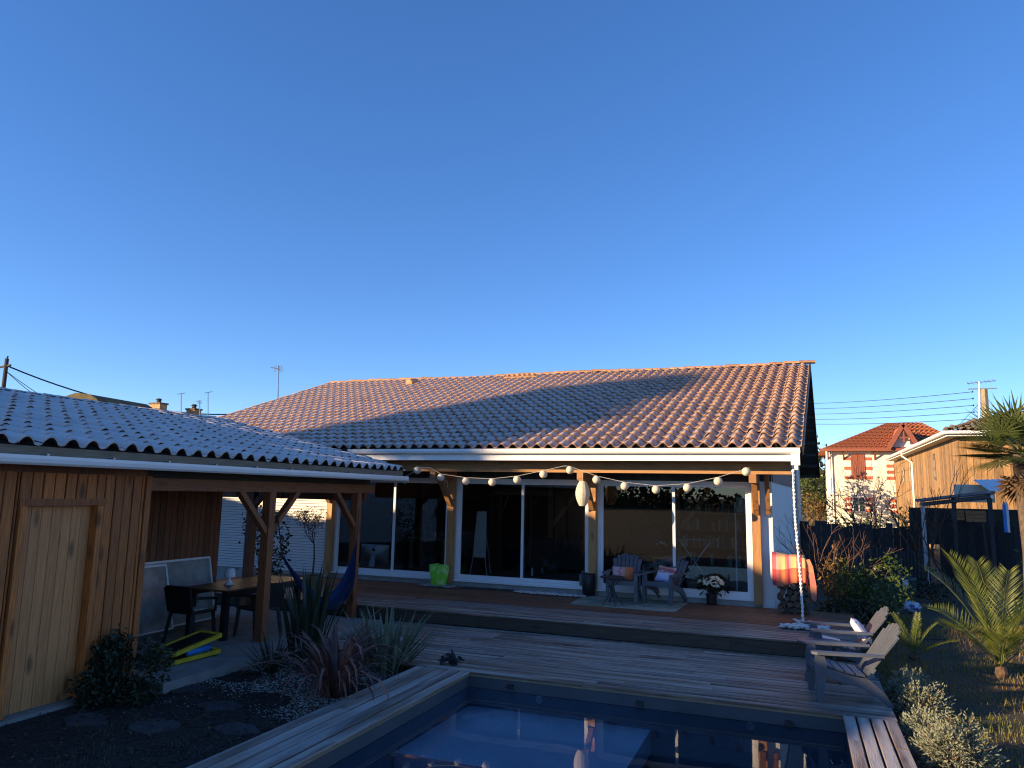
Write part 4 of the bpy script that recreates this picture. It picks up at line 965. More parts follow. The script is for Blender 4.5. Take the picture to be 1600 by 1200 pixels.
# olive in pot
op = V((-8.95, 12.45, ZT+.004)); ot_ = thing('olive_tree', op, 'small bare-stemmed olive tree in ochre pot on the terrace', 'tree')
mb = MB(); mb.lathe(op, [(.13, 0), (.15, .02), (.20, .36), (.215, .365), (.215, .40), (.18, .40), (.18, .36)], 18); mk(mb, 'flower_pot', M['pot'], ot_)
rO = random.Random(21); mb = MB(); tk = [op+V((0, 0, .36)), op+V((.02, 0, .7)), op+V((.0, 0, 1.0))]; mb.tube(tk, [.02, .016, .014], 6); tips = []
def grow(p, d, L, rr, dep, r, mb, tips, sp=.7, fork=2, shrink=.72, grav=0.0, minr=.002):
    q = p+d*L; m_ = p+d*L*.5+rdir(r)*L*.06; mb.tube([p, m_, q], [rr, rr*.85, max(rr*.7, minr)], 4 if rr < .012 else 6, cap=False); tips.append(q)
    if dep == 0: return
    for _ in range(fork):
        nd_ = (d+rdir(r)*sp+V((0, 0, grav))).normalized(); grow(q, nd_, L*shrink*r.uniform(.75, 1.2), max(rr*.66, minr), dep-1, r, mb, tips, sp, fork, shrink, grav, minr)
for i in range(5): grow(tk[-1], (V((rO.uniform(-1, 1), rO.uniform(-1, 1), 1.0))).normalized(), .22, .010, 4, rO, mb, tips, .65, 2, .78, .1, .0022)
mk(mb, 'trunk', M['bark'], ot_); mb = MB(); leaves(mb, 900, lambda r: r.choice(tips)+rdir(r)*.06, .055, rO, 0, .28); mk(mb, 'crown', M['leaf_olive'], ot_)
# palms
def frond(p, az, lean, L, droop, nl, ll, r, m_w=.013):
    mb = MB(); d = V((math.cos(az), math.sin(az), 0)); q = V(p); an = lean; n = 12; pts = []
    for i in range(n+1):
        pts.append((q.copy(), an)); q = q+(d*math.sin(an)+V((0, 0, math.cos(an))))*(L/n); an += droop/n*(.4+1.2*i/n)
    mb.tube([a for a, _ in pts], [.012*(1-.8*i/n) for i in range(n+1)], 4)
    sd2 = V((-math.sin(az), math.cos(az), 0))
    for i in range(nl):
        t = .18+.82*i/nl; k_ = t*n; i0 = min(int(k_), n-1); c = pts[i0][0].lerp(pts[i0+1][0], k_-i0); an = pts[i0][1]
        fw = d*math.sin(an)+V((0, 0, math.cos(an))); up = V((0, 0, 1))-fw*fw.z
        l = ll*(.55+.9*math.sin(math.pi*min(t*.9+.08, 1)))*.75
        for s in (-1, 1):
            dd = (sd2*s*.75+fw*.8+up*.35+rdir(r)*.08).normalized(); mb.leaf(c, dd, up, l*r.uniform(.9, 1.1), m_w)
    return mb
def palm(p, label, nf, L, seed, lean, droop, nl=34, ll=.32, trunk=.12, azr=(0, 6.283)):
    r = random.Random(seed); t = thing('palm', p, label, 'palm'); p = V(p)
    mb = MB(); mb.lathe(p, [(.07, 0), (.085, .05), (.07, trunk), (.03, trunk+.08)], 10); mk(mb, 'trunk', M['rust'], t)
    for i in range(nf):
        a = azr[0]+(azr[1]-azr[0])*(i+r.uniform(0, .8))/nf
        mk(frond(p+V((0, 0, trunk)), a, r.uniform(*lean), L*r.uniform(.8, 1.1), r.uniform(*droop), nl, ll, r), 'frond', M['leaf_palm'], t)
palm((2.62, 12.6, GZ), 'bushy green date palm with arching fronds on the lawn', 13, 1.65, 31, (.2, 1.0), (.35, 1.0), 44, .36)
palm((1.62, 13.3, GZ), 'small young date palm with thin fronds at the terrace corner', 7, .72, 32, (.25, 1.0), (.2, .6), 24, .11, .05)
# tall fan palm
fp = V((4.05, 16.6, GZ)); ft = thing('fan_palm', fp, 'tall fan palm with hanging dry leaves at the garden edge', 'palm'); rF = random.Random(41)
mb = MB(); mb.tube([fp, fp+V((.03, 0, 1.5)), fp+V((0, 0, 3.35))], [.17, .14, .16], 10); mk(mb, 'trunk', M['bark'], ft)
def fan(p, d, R_, nb, r, dry):
    mb = MB(); d = V(d).normalized(); st = R_*.75; c = V(p)+d*st; mb.tube([p, c], [.012, .008], 4)
    s = d.cross(V((0, 0, 1))); s = (s if s.length > .1 else V((1, 0, 0))).normalized(); u = s.cross(d)
    for i in range(nb):
        t = (i/(nb-1)-.5)*R(250); dd = d*math.cos(t)+s*math.sin(t)-V((0, 0, 1))*(.35 if dry else .12)+u*.1
        mb.leaf(c, dd, u, R_*r.uniform(.85, 1.05)*(1-.25*abs(t)/2.2), .045)
    return mb
for i in range(30):
    a = rF.uniform(0, 6.283); e = rF.uniform(-.35, 1.1); d = V((math.cos(a)*math.cos(e), math.sin(a)*math.cos(e), math.sin(e)))
    mk(fan(fp+V((0, 0, 3.35)), d, rF.uniform(.62, .8), 24, rF, False), 'frond', M['leaf_fan'], ft)
for i in range(14):
    a = rF.uniform(0, 6.283); d = V((math.cos(a)*.55, math.sin(a)*.55, -1)); mk(fan(fp+V((0, 0, 3.2)), d, rF.uniform(.5, .62), 16, rF, True), 'dry_frond', M['leaf_dry'], ft)
# silver mounds along the deck
def mound(p, rad, h, n, seed, label):
    r = random.Random(seed); t = thing('silver_bush', p, label, 'bush', 'silver bushes along the deck edge'); p = V(p); mb = MB(); stm = MB()
    for i in range(n):
        a = r.uniform(0, 6.283); e = math.asin(r.uniform(.02, 1)); f = r.uniform(.72, 1.06)*(1+.16*math.sin(3*a+seed)+.1*math.sin(7*a+2*e*seed)); c = p+V((math.cos(a)*math.cos(e)*rad*f, math.sin(a)*math.cos(e)*rad*f, math.sin(e)*h*f))
        out = (c-p).normalized()
        for k_ in range(5): mb.leaf(c-out*.03*k_, (out+rdir(r)*.9).normalized(), rdir(r), r.uniform(.03, .055), .016)
        if i % 6 == 0: stm.tube([p+V((0, 0, .01)), c], [.006, .003], 3)
    mk(mb, 'foliage', M['leaf_sant'], t); mk(stm, 'stems', M['twig'], t)
mound((1.28, 8.25, GZ), .34, .42, 900, 51, 'large sunlit silver bush at the pool corner of the deck')
mound((1.25, 9.95, GZ), .30, .36, 620, 52, 'shaded silver bush beside the rear legs of the poolside chair')
mound((1.25, 10.75, GZ), .28, .33, 520, 53, 'small dusky silver bush farther along the deck edge')
mound((1.15, 9.15, GZ), .20, .27, 380, 54, 'smallest silver bush squeezed between the deck and larger bushes')
# laurel, autumn shrubs, bare shrubs at the back
shrub('laurel_shrub', (1.28, 16.35, GZ), (.78, .55, 1.18), 'glossy yellow-green laurel shrub in front of the picket fence', 2600, .10, M['leaf_laurel'], 61)
shrub('shrub', (.62, 15.9, GZ), (.32, .3, 1.3), 'russet leaved shrub between laurel and house corner', 420, .11, M['leaf_autumn'], 62)
shrub('shrub', (3.0, 20.2, GZ), (.8, .7, .55), 'low dark shrub near the teal water barrel', 700, .10, M['leaf_dark'], 63)
shrub('shrub', (1.0, 15.6, GZ), (.75, .5, .55), 'low dark shrub growing behind the terrace end', 900, .09, M['leaf_dark'], 64)
shrub('shrub', (5.2, 19.2, GZ), (.7, .7, 1.9), 'tall glossy shrub at the right end of the board fence', 700, .13, M['leaf_laurel'], 65)
def bare(p, label, n, L, rr, dep, seed, sp=.55, up=.9, fork=2, m='twig', shrink=.78, name='bare_shrub'):
    r = random.Random(seed); t = thing(name, p, label, 'shrub'); mb = MB(); tips = []
    for i in range(n): grow(V(p)+V((r.uniform(-.1, .1), r.uniform(-.1, .1), 0)), (V((r.uniform(-1, 1), r.uniform(-1, 1), 0))*.5+V((0, 0, up))).normalized(), L*r.uniform(.8, 1.2), rr, dep, r, mb, tips, sp, fork, shrink, .06, .003)
    mk(mb, 'branches', M[m], t); return tips, t
bare((.5, 15.9, GZ), 'leafless red-brown shrub standing beside the gable wall', 6, .62, .016, 4, 71)
bare((1.0, 17.0, GZ), 'leafless reddish shrub behind the firewood pile', 7, .6, .014, 4, 72)
bare((2.45, 30.5, GZ), 'wide leafless bush in front of the cream house', 8, 1.05, .03, 5, 73, .6, m='bark')
bare((3.35, 24.2, GZ), 'slender leafless tree near the corner of the board fence', 3, .95, .035, 4, 74, .4, 1.6, m='bark', name='bare_tree')
bare((4.0, 24.4, GZ), 'leafless fruit tree with russet twigs before the board fence', 5, .7, .022, 5, 75, .5, m='twig', name='bare_tree')

# ================================================================== GARDEN GROUND
r8 = random.Random(81)
mb = MB(); GP = [(-7.6, 8.3), (-7.1, 9.0), (-6.4, 9.2), (-5.2, 9.2), (-4.84, 8.3), (-4.84, 6.9), (-5.1, 6.8), (-6.2, 7.5), (-7.0, 7.6)]
for i in range(15000):
    x, y = r8.uniform(-7.6, -4.84), r8.uniform(6.7, 9.25)
    if not in_poly(x+r8.gauss(0, .12), y+r8.gauss(0, .12), GP) or x < -7.02 or math.sin(x*3.7+y)*math.sin(y*4.1) > .35:
        if not (r8.random() < .02 and x > -7.0): continue
    stone_mesh(mb, (x, y, GZ+.016), r8.uniform(.006, .013), r8, 4)
o = mk(mb, 'gravel', M['gravel']); o['kind'] = 'stuff'; tag(o, 'white gravel spread under the flax plants', 'gravel')
mb = MB()
for i in range(5200):
    x, y = r8.uniform(-7.5, -4.84), r8.uniform(3.6, 8.9)
    mb.leaf((x, y, GZ+.008+r8.uniform(0, .018)), V((r8.uniform(-1, 1), r8.uniform(-1, 1), r8.uniform(-.2, .35))), (0, 0, 1), r8.uniform(.025, .075), r8.uniform(.015, .03))
o = mk(mb, 'bark_mulch', M['chip']); o['kind'] = 'stuff'; tag(o, 'dark bark mulch covering the bed before the shed', 'mulch')
mb = MB()
for i in range(900):
    x, y = r8.uniform(-7.4, -4.86), r8.uniform(3.8, 8.6); stone_mesh(mb, (x, y, GZ+.008), r8.uniform(.01, .035), r8, 5)
o = mk(mb, 'soil_clods', M['soil']); o['kind'] = 'stuff'; tag(o, 'dark earth clods lying in the mulch bed', 'soil')
mb = MB()
for i in range(420):
    x, y = r8.uniform(-7.4, -4.86), r8.uniform(3.8, 9.0); mb.leaf((x, y, GZ+.03), V((r8.uniform(-1, 1), r8.uniform(-1, 1), r8.uniform(-.2, .3))), (0, 0, 1), r8.uniform(.03, .07), r8.uniform(.02, .035))
o = mk(mb, 'fallen_leaves', M['leaf_dry']); o['kind'] = 'stuff'; tag(o, 'dry brown leaves fallen on the mulch bed', 'leaves')
for i, (x, y, lb) in enumerate(((342, 1105, 'slate stepping stone at the edge of the white gravel'), (240, 1137, 'oval slate stepping stone lying in the middle of the bark mulch'), (135, 1127, 'slate stepping stone in front of the shed door'),
                               (370, 1142, 'slate stepping stone next to the pool coping boards'), (292, 1078, 'slate stepping stone beside the concrete slab'))):
    p = PZ(x, y, GZ); mb = MB(); n = 12; an = [r8.uniform(.7, 1.15) for _ in range(n)]
    mb.prism([(p.x+.27*an[k]*math.cos(k*2*math.pi/n), p.y+.2*an[k]*math.sin(k*2*math.pi/n), GZ+.004) for k in range(n)], (0, 0, .022)); tag(mk(mb, 'stepping_stone', M['stone']), lb, 'stone', 'stepping stones in the mulch bed')
mb = MB()
for i in range(30000):                             # lawn
    x = 1.0+5.2*r8.random()**1.3; y = r8.uniform(5.5, 18)
    if x < 1.0+max(0, (y-12))*0.0: continue
    cl = .5+.5*math.sin(x*3.1+1.3*math.sin(y*1.7))*math.sin(y*2.3+x)
    if r8.random() > .35+.65*cl: continue
    hgt = r8.uniform(.03, .085)*(.6+.9*cl); a = r8.uniform(0, 6.283); d = V((math.cos(a), math.sin(a), 0)); b = V((x, y, GZ))
    mb.add([b-d*.006, b+d*.006, b+V((r8.uniform(-.03, .03), r8.uniform(-.03, .03), hgt))], [(0, 1, 2)])
o = mk(mb, 'lawn_grass', M['grass']); o['kind'] = 'stuff'; tag(o, 'patchy dry winter grass on the lawn beside the deck', 'grass')
mb = MB()
for i in range(1500):                             # weeds near the camera on the left bed
    x, y = r8.uniform(-6.6, -4.9), r8.uniform(4.3, 6.2)
    a = r8.uniform(0, 6.283); d = V((math.cos(a), math.sin(a), 0)); b = V((x, y, GZ))
    if math.sin(x*5)*math.sin(y*4) < .1: continue
    mb.add([b-d*.005, b+d*.005, b+V((r8.uniform(-.03, .03), r8.uniform(-.03, .03), r8.uniform(.03, .09)))], [(0, 1, 2)])
o = mk(mb, 'weeds', M['leaf_olive']); o['kind'] = 'stuff'; tag(o, 'thin grey-green weeds sprouting in the mulch bed', 'weeds')
# barrel, bag, hose
p = V((2.3, 20.3, GZ)); bb = thing('water_barrel', p, 'squat teal plastic water barrel in front of low dark shrub', 'barrel')
mb = MB(); mb.lathe(p, [(.27, .003), (.30, .05), (.33, .3), (.31, .55), (.33, .56), (.33, .6), (.29, .6), (.28, .5)], 16); mk(mb, 'body', M['teal'], bb, smooth=True)
mb = MB(); mb.box((p.x-.02, p.y-.36, p.z+.38), (p.x+.10, p.y-.325, p.z+.58)); mk(mb, 'handle', M['pebble'], bb)
p = V((2.28, 18.6, GZ)); mb = MB(); mb.ball(p+V((0, 0, .13)), .2, 14, 9, (1.0, .8, .62)); rB = random.Random(3)
mb.v = [(x+rB.uniform(-.015, .015), y+rB.uniform(-.015, .015), max(z+rB.uniform(-.015, .02), GZ+.003)) for x, y, z in mb.v]
tag(mk(mb, 'plastic_sack', mat('blue_white_sack', (.55, .57, .66), .35, (.05, .09, .3), 9, lo=.47, hi=.53)), 'blue and white plastic sack on the ground by the barrel', 'sack')
mb = MB(); pts = [(.35+.28*math.cos(a)*(1+.06*a), 15.7+.35*math.sin(a), GZ+.02+.006*a) for a in [k*.35 for k in range(36)]]+[(1.6, 15.2, GZ+.015), (2.4, 15.4, GZ+.015)]
mb.tube(pts, .012, 5); tag(mk(mb, 'garden_hose', M['iron'], smooth=True), 'black garden hose coiled on the ground behind the terrace', 'hose')

# ================================================================== FENCES
def fence_boards(a, b, z, wd, label, m, hv=.06, rails=2, gap=.008, seed=1, name='board_fence'):
    r = random.Random(seed); a, b = V(a), V(b); L_ = (b-a).length; d = (b-a).normalized(); t = thing(name, (a+b)*.5, label, 'fence'); n = max(1, int(L_/wd)); sdv = V((d.y, -d.x, 0))
    for i in range(n):
        c = a+d*(wd*(i+.5)); h = z*(1+r.uniform(-hv, hv)); o_ = sdv*r.uniform(-.008, .008)
        mb = MB(); mb.bar(c+o_, c+o_+V((0, 0, h)), wd-gap, .025, up=sdv); mk(mb, 'board', m, t)
    for k in range(rails):
        h = z*(.2+.6*k/max(1, rails-1)); mb = MB(); mb.bar(a-sdv*.04+V((0, 0, h)), b-sdv*.04+V((0, 0, h)), .05, .08); mk(mb, 'rail', m, t)
fence_boards((4.0, 25.8, GZ), (6.3, 23.0, GZ), 1.85, .24, 'tall dark weathered board fence beside the wood-clad house', M['fence'], seed=4)
fence_boards((-.2, 27.6, GZ), (3.95, 26.3, GZ), 1.62, .2, 'dark board fence behind the laurel shrub', M['fence'], seed=5)
fence_boards((1.5, 23.2, GZ), (3.2, 23.2, GZ), 1.1, .085, 'low dark picket fence behind the laurel', M['fence'], seed=6, gap=.04, name='picket_fence')
mb = MB(); mb.bar((5.0, 24.4, GZ), (4.9, 24.4, 1.7), .05, .05, up=(0, 1, 0)); tag(mk(mb, 'garden_stake', M['bark']), 'thin wooden stake leaning against the tall board fence', 'stake')

# ================================================================== NEIGHBOUR HOUSES (right)
def tiled_roof(corners_front, ridge, label_parent, m, parent, rows=14):
    pass
CY = 60.0
cw0 = PY(1297, 720, CY).x; cw1 = 11.2; cez = PY(1340, 702, CY).z
ch_ = thing('neighbour_house', ((cw0+cw1)/2, 64, GZ), 'cream rendered villa with orange tiled hip roof and red shutters', 'house')
def cb(a, b, nm, m, par=None): mb = MB(); mb.box(a, b); return mk(mb, nm, m, par or ch_)
cb((cw0, CY, GZ), (cw1, CY+11, cez), 'wall', M['cream'])
cb((cw0-.28, CY-.05, GZ), (cw0-.002, CY+.3, cez-.01), 'corner_pilaster', M['plaster'])
mb = MB(); mb.tube([(cw0+.12, CY-.07, GZ), (cw0+.12, CY-.07, cez)], .05, 6); mk(mb, 'downpipe', M['metal'], ch_)
# roof: four tiled slopes built of real rows
ea = [V((cw0-.65, CY-.65, cez-.02)), V((cw1+.65, CY-.65, cez-.02)), V((cw1+.65, CY+11.6, cez-.02)), V((cw0-.65, CY+11.6, cez-.02))]
rl = PY(1383, 661.5, CY+5.6); rr_ = V((PY(1432, 661, CY+5.6).x+.4, CY+5.6, rl.z))
croof = mk(MB().add(ea+[rl, rr_], [(0, 1, 5, 4), (1, 2, 5), (2, 3, 4, 5), (3, 0, 4), (3, 2, 1, 0)]), 'roof', M['red_tile'], ch_)
mb = MB()                                        # rows of small tiles on the front slope
nrow = 17; a0, a1 = ea[0], ea[1]
for j in range(nrow):
    t0, t1 = j/nrow, (j+1)/nrow; L0, R0 = a0.lerp(rl, t0), a1.lerp(rr_, t0); L1, R1 = a0.lerp(rl, t1), a1.lerp(rr_, t1); n = max(2, int((R0.x-L0.x)/.33))
    for i in range(n):
        A_, B_ = L0.lerp(R0, (i+.06)/n), L0.lerp(R0, (i+.94)/n); C_, D_ = L1.lerp(R1, (i+.94)/n), L1.lerp(R1, (i+.06)/n); u = V((0, -.02, .05)); m0 = (A_+B_)*.5+V((0, -.03, .10)); m1 = (C_+D_)*.5+V((0, -.02, .05))
        mb.add([A_+u, m0, B_+u, C_+u*.3, m1, D_+u*.3], [(0, 1, 4, 5), (1, 2, 3, 4)])
mk(mb, 'tiles', M['red_tile'], croof)['kind'] = 'stuff'
cb((cw0-.7, CY-.72, cez-.16), (cw1+.7, CY-.64, cez+.03), 'eave_board', M['red_wood'])
for px_ in (1294, 1318, 1367):
    x = PY(px_, 720, CY).x; mb = MB(); mb.bar((x, CY-.02, cez-.75), (x, CY-.5, cez-.2), .09, .09, up=(1, 0, 0)); mb.box((x-.045, CY-.06, cez-.8), (x+.045, CY-.002, cez-.17)); mk(mb, 'eave_bracket', M['red_wood'], ch_)
def cwin(pxl, pxr, pyt, pyb, shut=True):
    l = PY(pxl, pyt, CY); r = PY(pxr, pyb, CY); x0_, x1_, z1_, z0_ = l.x, r.x, l.z, r.z; xm = (x0_+x1_)/2
    if shut:
        for a, b in ((x0_, xm-.012), (xm+.012, x1_)):
            w_ = cb((a, CY-.07, z0_), (b, CY-.02, z1_), 'shutter', M['red_wood'])
            for k in range(4): cb((a+(b-a)*(k+.08)/4, CY-.082, z0_+.03), (a+(b-a)*(k+.92)/4, CY-.071, z1_-.03), 'shutter_board', M['red_wood'], w_)
    else:
        w_ = cb((x0_, CY-.05, z0_), (x1_, CY-.02, z1_), 'window', M['plaster']); cb((x0_+.08, CY-.06, z0_+.06), (xm-.03, CY-.052, z1_-.08), 'pane', M['far_glass'], w_); cb((xm+.03, CY-.06, z0_+.06), (x1_-.08, CY-.052, z1_-.08), 'pane', M['far_glass'], w_)
    h = (z1_-z0_)
    cb((x0_-.06, CY-.055, z1_+.005), (x1_+.06, CY-.003, z1_+.16), 'lintel', M['plaster'])
    for k in range(3):
        z = z0_+h*(.0+k*.37)
        for s in (0, 1):
            xa, xb = (x0_-.48, x0_-.01) if s == 0 else (x1_+.01, x1_+.48); cb((xa, CY-.03, z), (xb, CY-.002, z+.22), 'quoin', M['red_brick'])
            cb((xa+.06, CY-.028, z+.245), (xb-.06 if s else xb, CY-.002, z+h*.37-.01), 'quoin', M['cream'])
cwin(1329, 1352.5, 709, 749); cwin(1331, 1353, 776, 800, False); cwin(1396, 1420, 724, 750); cwin(1402, 1424, 779, 803, False)
# cross gable
ap = PY(1411, 663, CY-.9); gl = PY(1388, 701, CY-.9); gr = PY(1437, 701, CY-.9)
for a, b in ((gl, ap), (ap, gr)):
    mb = MB(); mb.bar(a, b, .3, .16, up=(0, 1, 0)); mk(mb, 'gable_board', M['red_wood'], ch_)
mb = MB(); mb.add([gl, ap, ap+V((0, 5.4, 0)), gl+V((0, 5.4, 0)), gr, gr+V((0, 5.4, 0))], [(0, 1, 2, 3), (1, 4, 5, 2)]); mk(mb, 'gable_roof', M['red_tile'], ch_)
mb = MB(); mb.add([gl+V((.15, .5, 0)), gr+V((-.15, .5, 0)), ap+V((0, .5, -.15))], [(0, 1, 2)]); mk(mb, 'gable_wall', M['plaster'], ch_)
zc = lerp(gl.z, ap.z, .45)
mb = MB(); mb.bar((lerp(gl.x, ap.x, .45), CY-.85, zc), (lerp(gr.x, ap.x, .45), CY-.85, zc), .1, .1); mk(mb, 'collar_beam', M['red_wood'], ch_)
mb = MB(); mb.bar((ap.x, CY-.85, zc-.3), (ap.x, CY-.85, ap.z-.1), .09, .09, up=(0, 1, 0)); mk(mb, 'king_post', M['red_wood'], ch_)

# wood-clad house
e0 = PX(1478, 677, 4.41); LE = 5.20
lh = thing('neighbour_house', (11, 46, GZ), 'golden wood-clad house with white gutters and old tiled roof', 'house')
def lb_(a, b, nm, m, par=None): mb = MB(); mb.box(a, b); return mk(mb, nm, m, par or lh)
WX = 6.60; NY = 36.4
lb_((WX+.03, NY+.03, GZ), (17, 58.5, LE-.15), 'wall', M['shade_pine'])
y = NY; rL = random.Random(14)
while y < 58.4:
    w_ = rL.uniform(.22, .32); mb = MB(); mb.bar((WX, y+w_/2, GZ), (WX, y+w_/2, LE-.12), w_-.012, .03, up=(-1, 0, 0), ch=.006); mk(mb, 'wall_board', M['larch'], lh); y += w_
x = WX+.02
while x < 15:
    w_ = rL.uniform(.22, .32); mb = MB(); mb.bar((x+w_/2, NY, 1.75), (x+w_/2, NY, LE-.12), w_-.012, .03, up=(0, -1, 0), ch=.006); mk(mb, 'wall_board', M['larch'], lh); x += w_
lb_((WX-.02, NY-.05, 1.58), (15, NY-.01, 1.75), 'band_beam', M['beam_x'])
for (pxa, pya, pyb, L_) in ((1460, 709, 752, .5), (1422, 723, 752, .6), (1412, 730, 755, .55)):
    p0 = PX(pxa, pya, WX); p1 = PX(pxa, pyb, WX); lb_((WX-.04, p0.y-L_/2, p1.z), (WX-.02, p0.y+L_/2, p0.z), 'window', M['far_glass'])
EX_, EYN = 6.08, 35.84
gpr = [(0, 0), (-.09, 0), (-.13, .04), (-.13, .14), (.02, .14), (.02, 0)]
mb = MB(); mb.prism([(EX_+a, EYN-.1, LE-.05+b) for a, b in gpr], (0, 23, 0)); mk(mb, 'gutter', M['white'], lh)
mb = MB(); mb.prism([(EX_-.1, EYN+a, LE-.05+b) for a, b in gpr][::-1], (10, 0, 0)); mk(mb, 'gutter', M['white'], lh)
lb_((EX_+.03, EYN+.03, LE-.13), (17, 59, LE-.06), 'soffit', M['plaster'])
mb = MB(); rz_ = LE+3.3; mb.add([(EX_, EYN, LE+.03), (17, EYN, LE+.03), (17, 59, LE+.03), (EX_, 59, LE+.03), (13.1, EYN+8.3, rz_-.9), (13.1, 52, rz_-.9), (17, EYN+8.3, rz_-.9), (17, 52, rz_-.9)], [(0, 1, 6, 4), (4, 6, 7, 5), (3, 0, 4, 5), (2, 3, 5, 7)]); lroof = mk(mb, 'roof', M['old_tile'], lh)
mb = MB(); rT2 = random.Random(15)
for j in range(8):                                # old round tiles on the near slope
    for i in range(34):
        xx = EX_+.12+i*.28+j*.0; yy = EYN-.02+j*.45; sl = (rz_-.9-LE)/8.3
        if xx-EX_ < (yy-EYN)*.85: continue
        zz = LE+.05+sl*(yy-EYN)+rT2.uniform(0, .02); vs = []
        for t, s in ((0, 1), (.55, .85)):
            for k in range(6): an = math.pi*k/5; vs.append((xx+math.cos(an)*.13*s, yy+t, zz+sl*t+math.sin(an)*.13*s+(.03 if t == 0 else 0)))
        mb.add(vs, [(k, k+1, 7+k, 6+k) for k in range(5)])
o = mk(mb, 'old_tiles', M['old_tile'], lroof); o['kind'] = 'stuff'
mb = MB(); y_ = EYN+.2
for k in range(40):
    t = k/40; c_ = V((EX_+(13.1-EX_)*t, EYN+8.3*t, LE+.08+(rz_-.9-LE)*t)); mb.lathe(c_, [(.12, 0), (.13, .06), (.08, .13)], 6)
mk(mb, 'hip_tiles', M['old_tile'], lroof)['kind'] = 'stuff'
pd = PX(1425, 712, WX); mb = MB(); mb.tube([(EX_-.05, pd.y-.2, LE-.05), (EX_-.05, pd.y-.2, LE-.25), (WX-.08, pd.y-.35, LE-.62), (WX-.08, pd.y-.35, GZ)], .055, 8); mk(mb, 'downpipe', M['white'], lh)
# lean-to canopy before it
cn = thing('canopy', (6, 23.8, GZ), 'low lean-to with pale corrugated sheet roof behind the board fence', 'canopy')
c0, c1, c2, c3 = PY(1548, 768, 23.4), PY(1640, 770, 23.4), PY(1640, 748, 26.2), PY(1520, 750, 26.2)
mb = MB(); nc = 26; vs = []
for i in range(nc+1):
    t = i/nc; dz = V((0, 0, .02*(i % 2))); vs += [c0.lerp(c1, t)+dz, c3.lerp(c2, t)+dz]
mb.add(vs, [(2*i, 2*i+2, 2*i+3, 2*i+1) for i in range(nc)]); mk(mb, 'roof_sheet', mat('pale_sheet', (.80, .80, .80), .5), cn)
g0, g1 = PY(1436, 782, 25.4), PY(1549, 769, 23.5)
mb = MB(); mb.bar(g0, g1, .3, .07); mk(mb, 'roof_edge', mat('grey_zinc', (.30, .31, .34), .5), cn)
mb = MB(); mb.tube([g0+V((.05, -.05, -.12)), g1+V((0, -.05, -.12))], .06, 8); mk(mb, 'gutter', M['metal'], cn)
for f in (.05, .5, .97):
    q = g0.lerp(g1, f); mb = MB(); mb.bar((q.x, q.y, GZ), (q.x, q.y, q.z-.04), .1, .1, up=(0, 1, 0)); mk(mb, 'post', M['alu'] if f < .1 else M['fence'], cn)
q0, q1 = PY(1490, 757, 26.3), PY(1530, 785, 26.3); mb = MB(); mb.box((q0.x, 26.2, q1.z), (q1.x+.4, 26.3, q0.z)); mk(mb, 'side_panel', M['cream'], cn)
mb = MB(); mb.box((g1.x-1.7, 26.0, 1.0), (9, 26.1, 2.1)); mk(mb, 'back_panel', M['black'], cn)
for i, (pxa, pya, pxb, pyb) in enumerate(((1489, 796, 1507, 813), (1508, 797, 1541, 816))):
    a_, b_2 = PY(pxa, pya, 24.9), PY(pxb, pyb, 24.9); t = thing('wooden_crate', ((a_.x+b_2.x)/2, 25.0, b_2.z), ['narrow wooden crate stacked under the lean-to, next to the bare tree', 'wide wooden crate of pale slats under the lean-to'][i], 'crate', 'crates under the lean-to')
    for k in range(3):
        z0_ = lerp(b_2.z, a_.z, k/3); z1_ = lerp(b_2.z, a_.z, (k+.88)/3); mb = MB(); mb.box((a_.x, 24.88, z0_), (b_2.x, 24.905, z1_)); mk(mb, 'slat', M['beam_x'], t)
    mb = MB(); mb.box((a_.x+.01, 24.906, b_2.z), (b_2.x-.01, 25.3, a_.z-.02)); mk(mb, 'box_body', M['shade_pine'], t)
a_, b_2 = PY(1566, 783, 23.2), PY(1577, 814, 23.2); t = thing('surf_board', ((a_.x+b_2.x)/2, 23.2, b_2.z), 'blue and white board propped upright above the board fence', 'board')
for k, m_ in ((0, M['cyan']), (1, M['pebble'])):
    x0_ = lerp(a_.x, b_2.x, k*.6); x1_ = lerp(a_.x, b_2.x, .6 if k == 0 else 1.05); mb = MB(); n = 8
    mb.prism([(x0_, 23.2, b_2.z-.3), (x1_, 23.2, b_2.z-.3), (x1_, 23.2, lerp(b_2.z, a_.z, .8)), ((x0_+x1_)/2, 23.2, a_.z), (x0_, 23.2, lerp(b_2.z, a_.z, .75))], (0, .05, 0)); mk(mb, 'panel', m_, t)

# ================================================================== POLES, WIRES, ANTENNAS
def wire(a, b, sag, r, label, grp=None, n=16):
    pts = []
    for i in range(n+1): t = i/n; q = V(a).lerp(V(b), t); q.z -= sag*4*t*(1-t); pts.append(q)
    mb = MB(); mb.tube(pts, r, 4); tag(mk(mb, 'overhead_wire', M['wire']), label, 'wire', grp)
pl = PY(10, 568, 30); lp2 = thing('utility_pole', (pl.x, 30, GZ), 'dark wooden utility pole beyond the shed roof', 'pole')
mb = MB(); mb.tube([(pl.x, 30, GZ), (pl.x, 30, pl.z+.3)], [.16, .11], 8); mk(mb, 'pole', M['pole'], lp2)
mb = MB(); mb.bar((pl.x-1.1, 30, pl.z-.25), (pl.x+.4, 30, pl.z-.12), .1, .1); mk(mb, 'cross_arm', M['pole'], lp2)
mb = MB(); mb.tube([(pl.x, 30, pl.z+.2), (pl.x+.2, 29.9, pl.z+.42)], .05, 5); mk(mb, 'insulator', M['pole'], lp2)
wire((pl.x+.1, 30, pl.z-.15), PY(372, 647, 44), .9, .045, 'thick black cable running down from the utility pole to the far roofs')
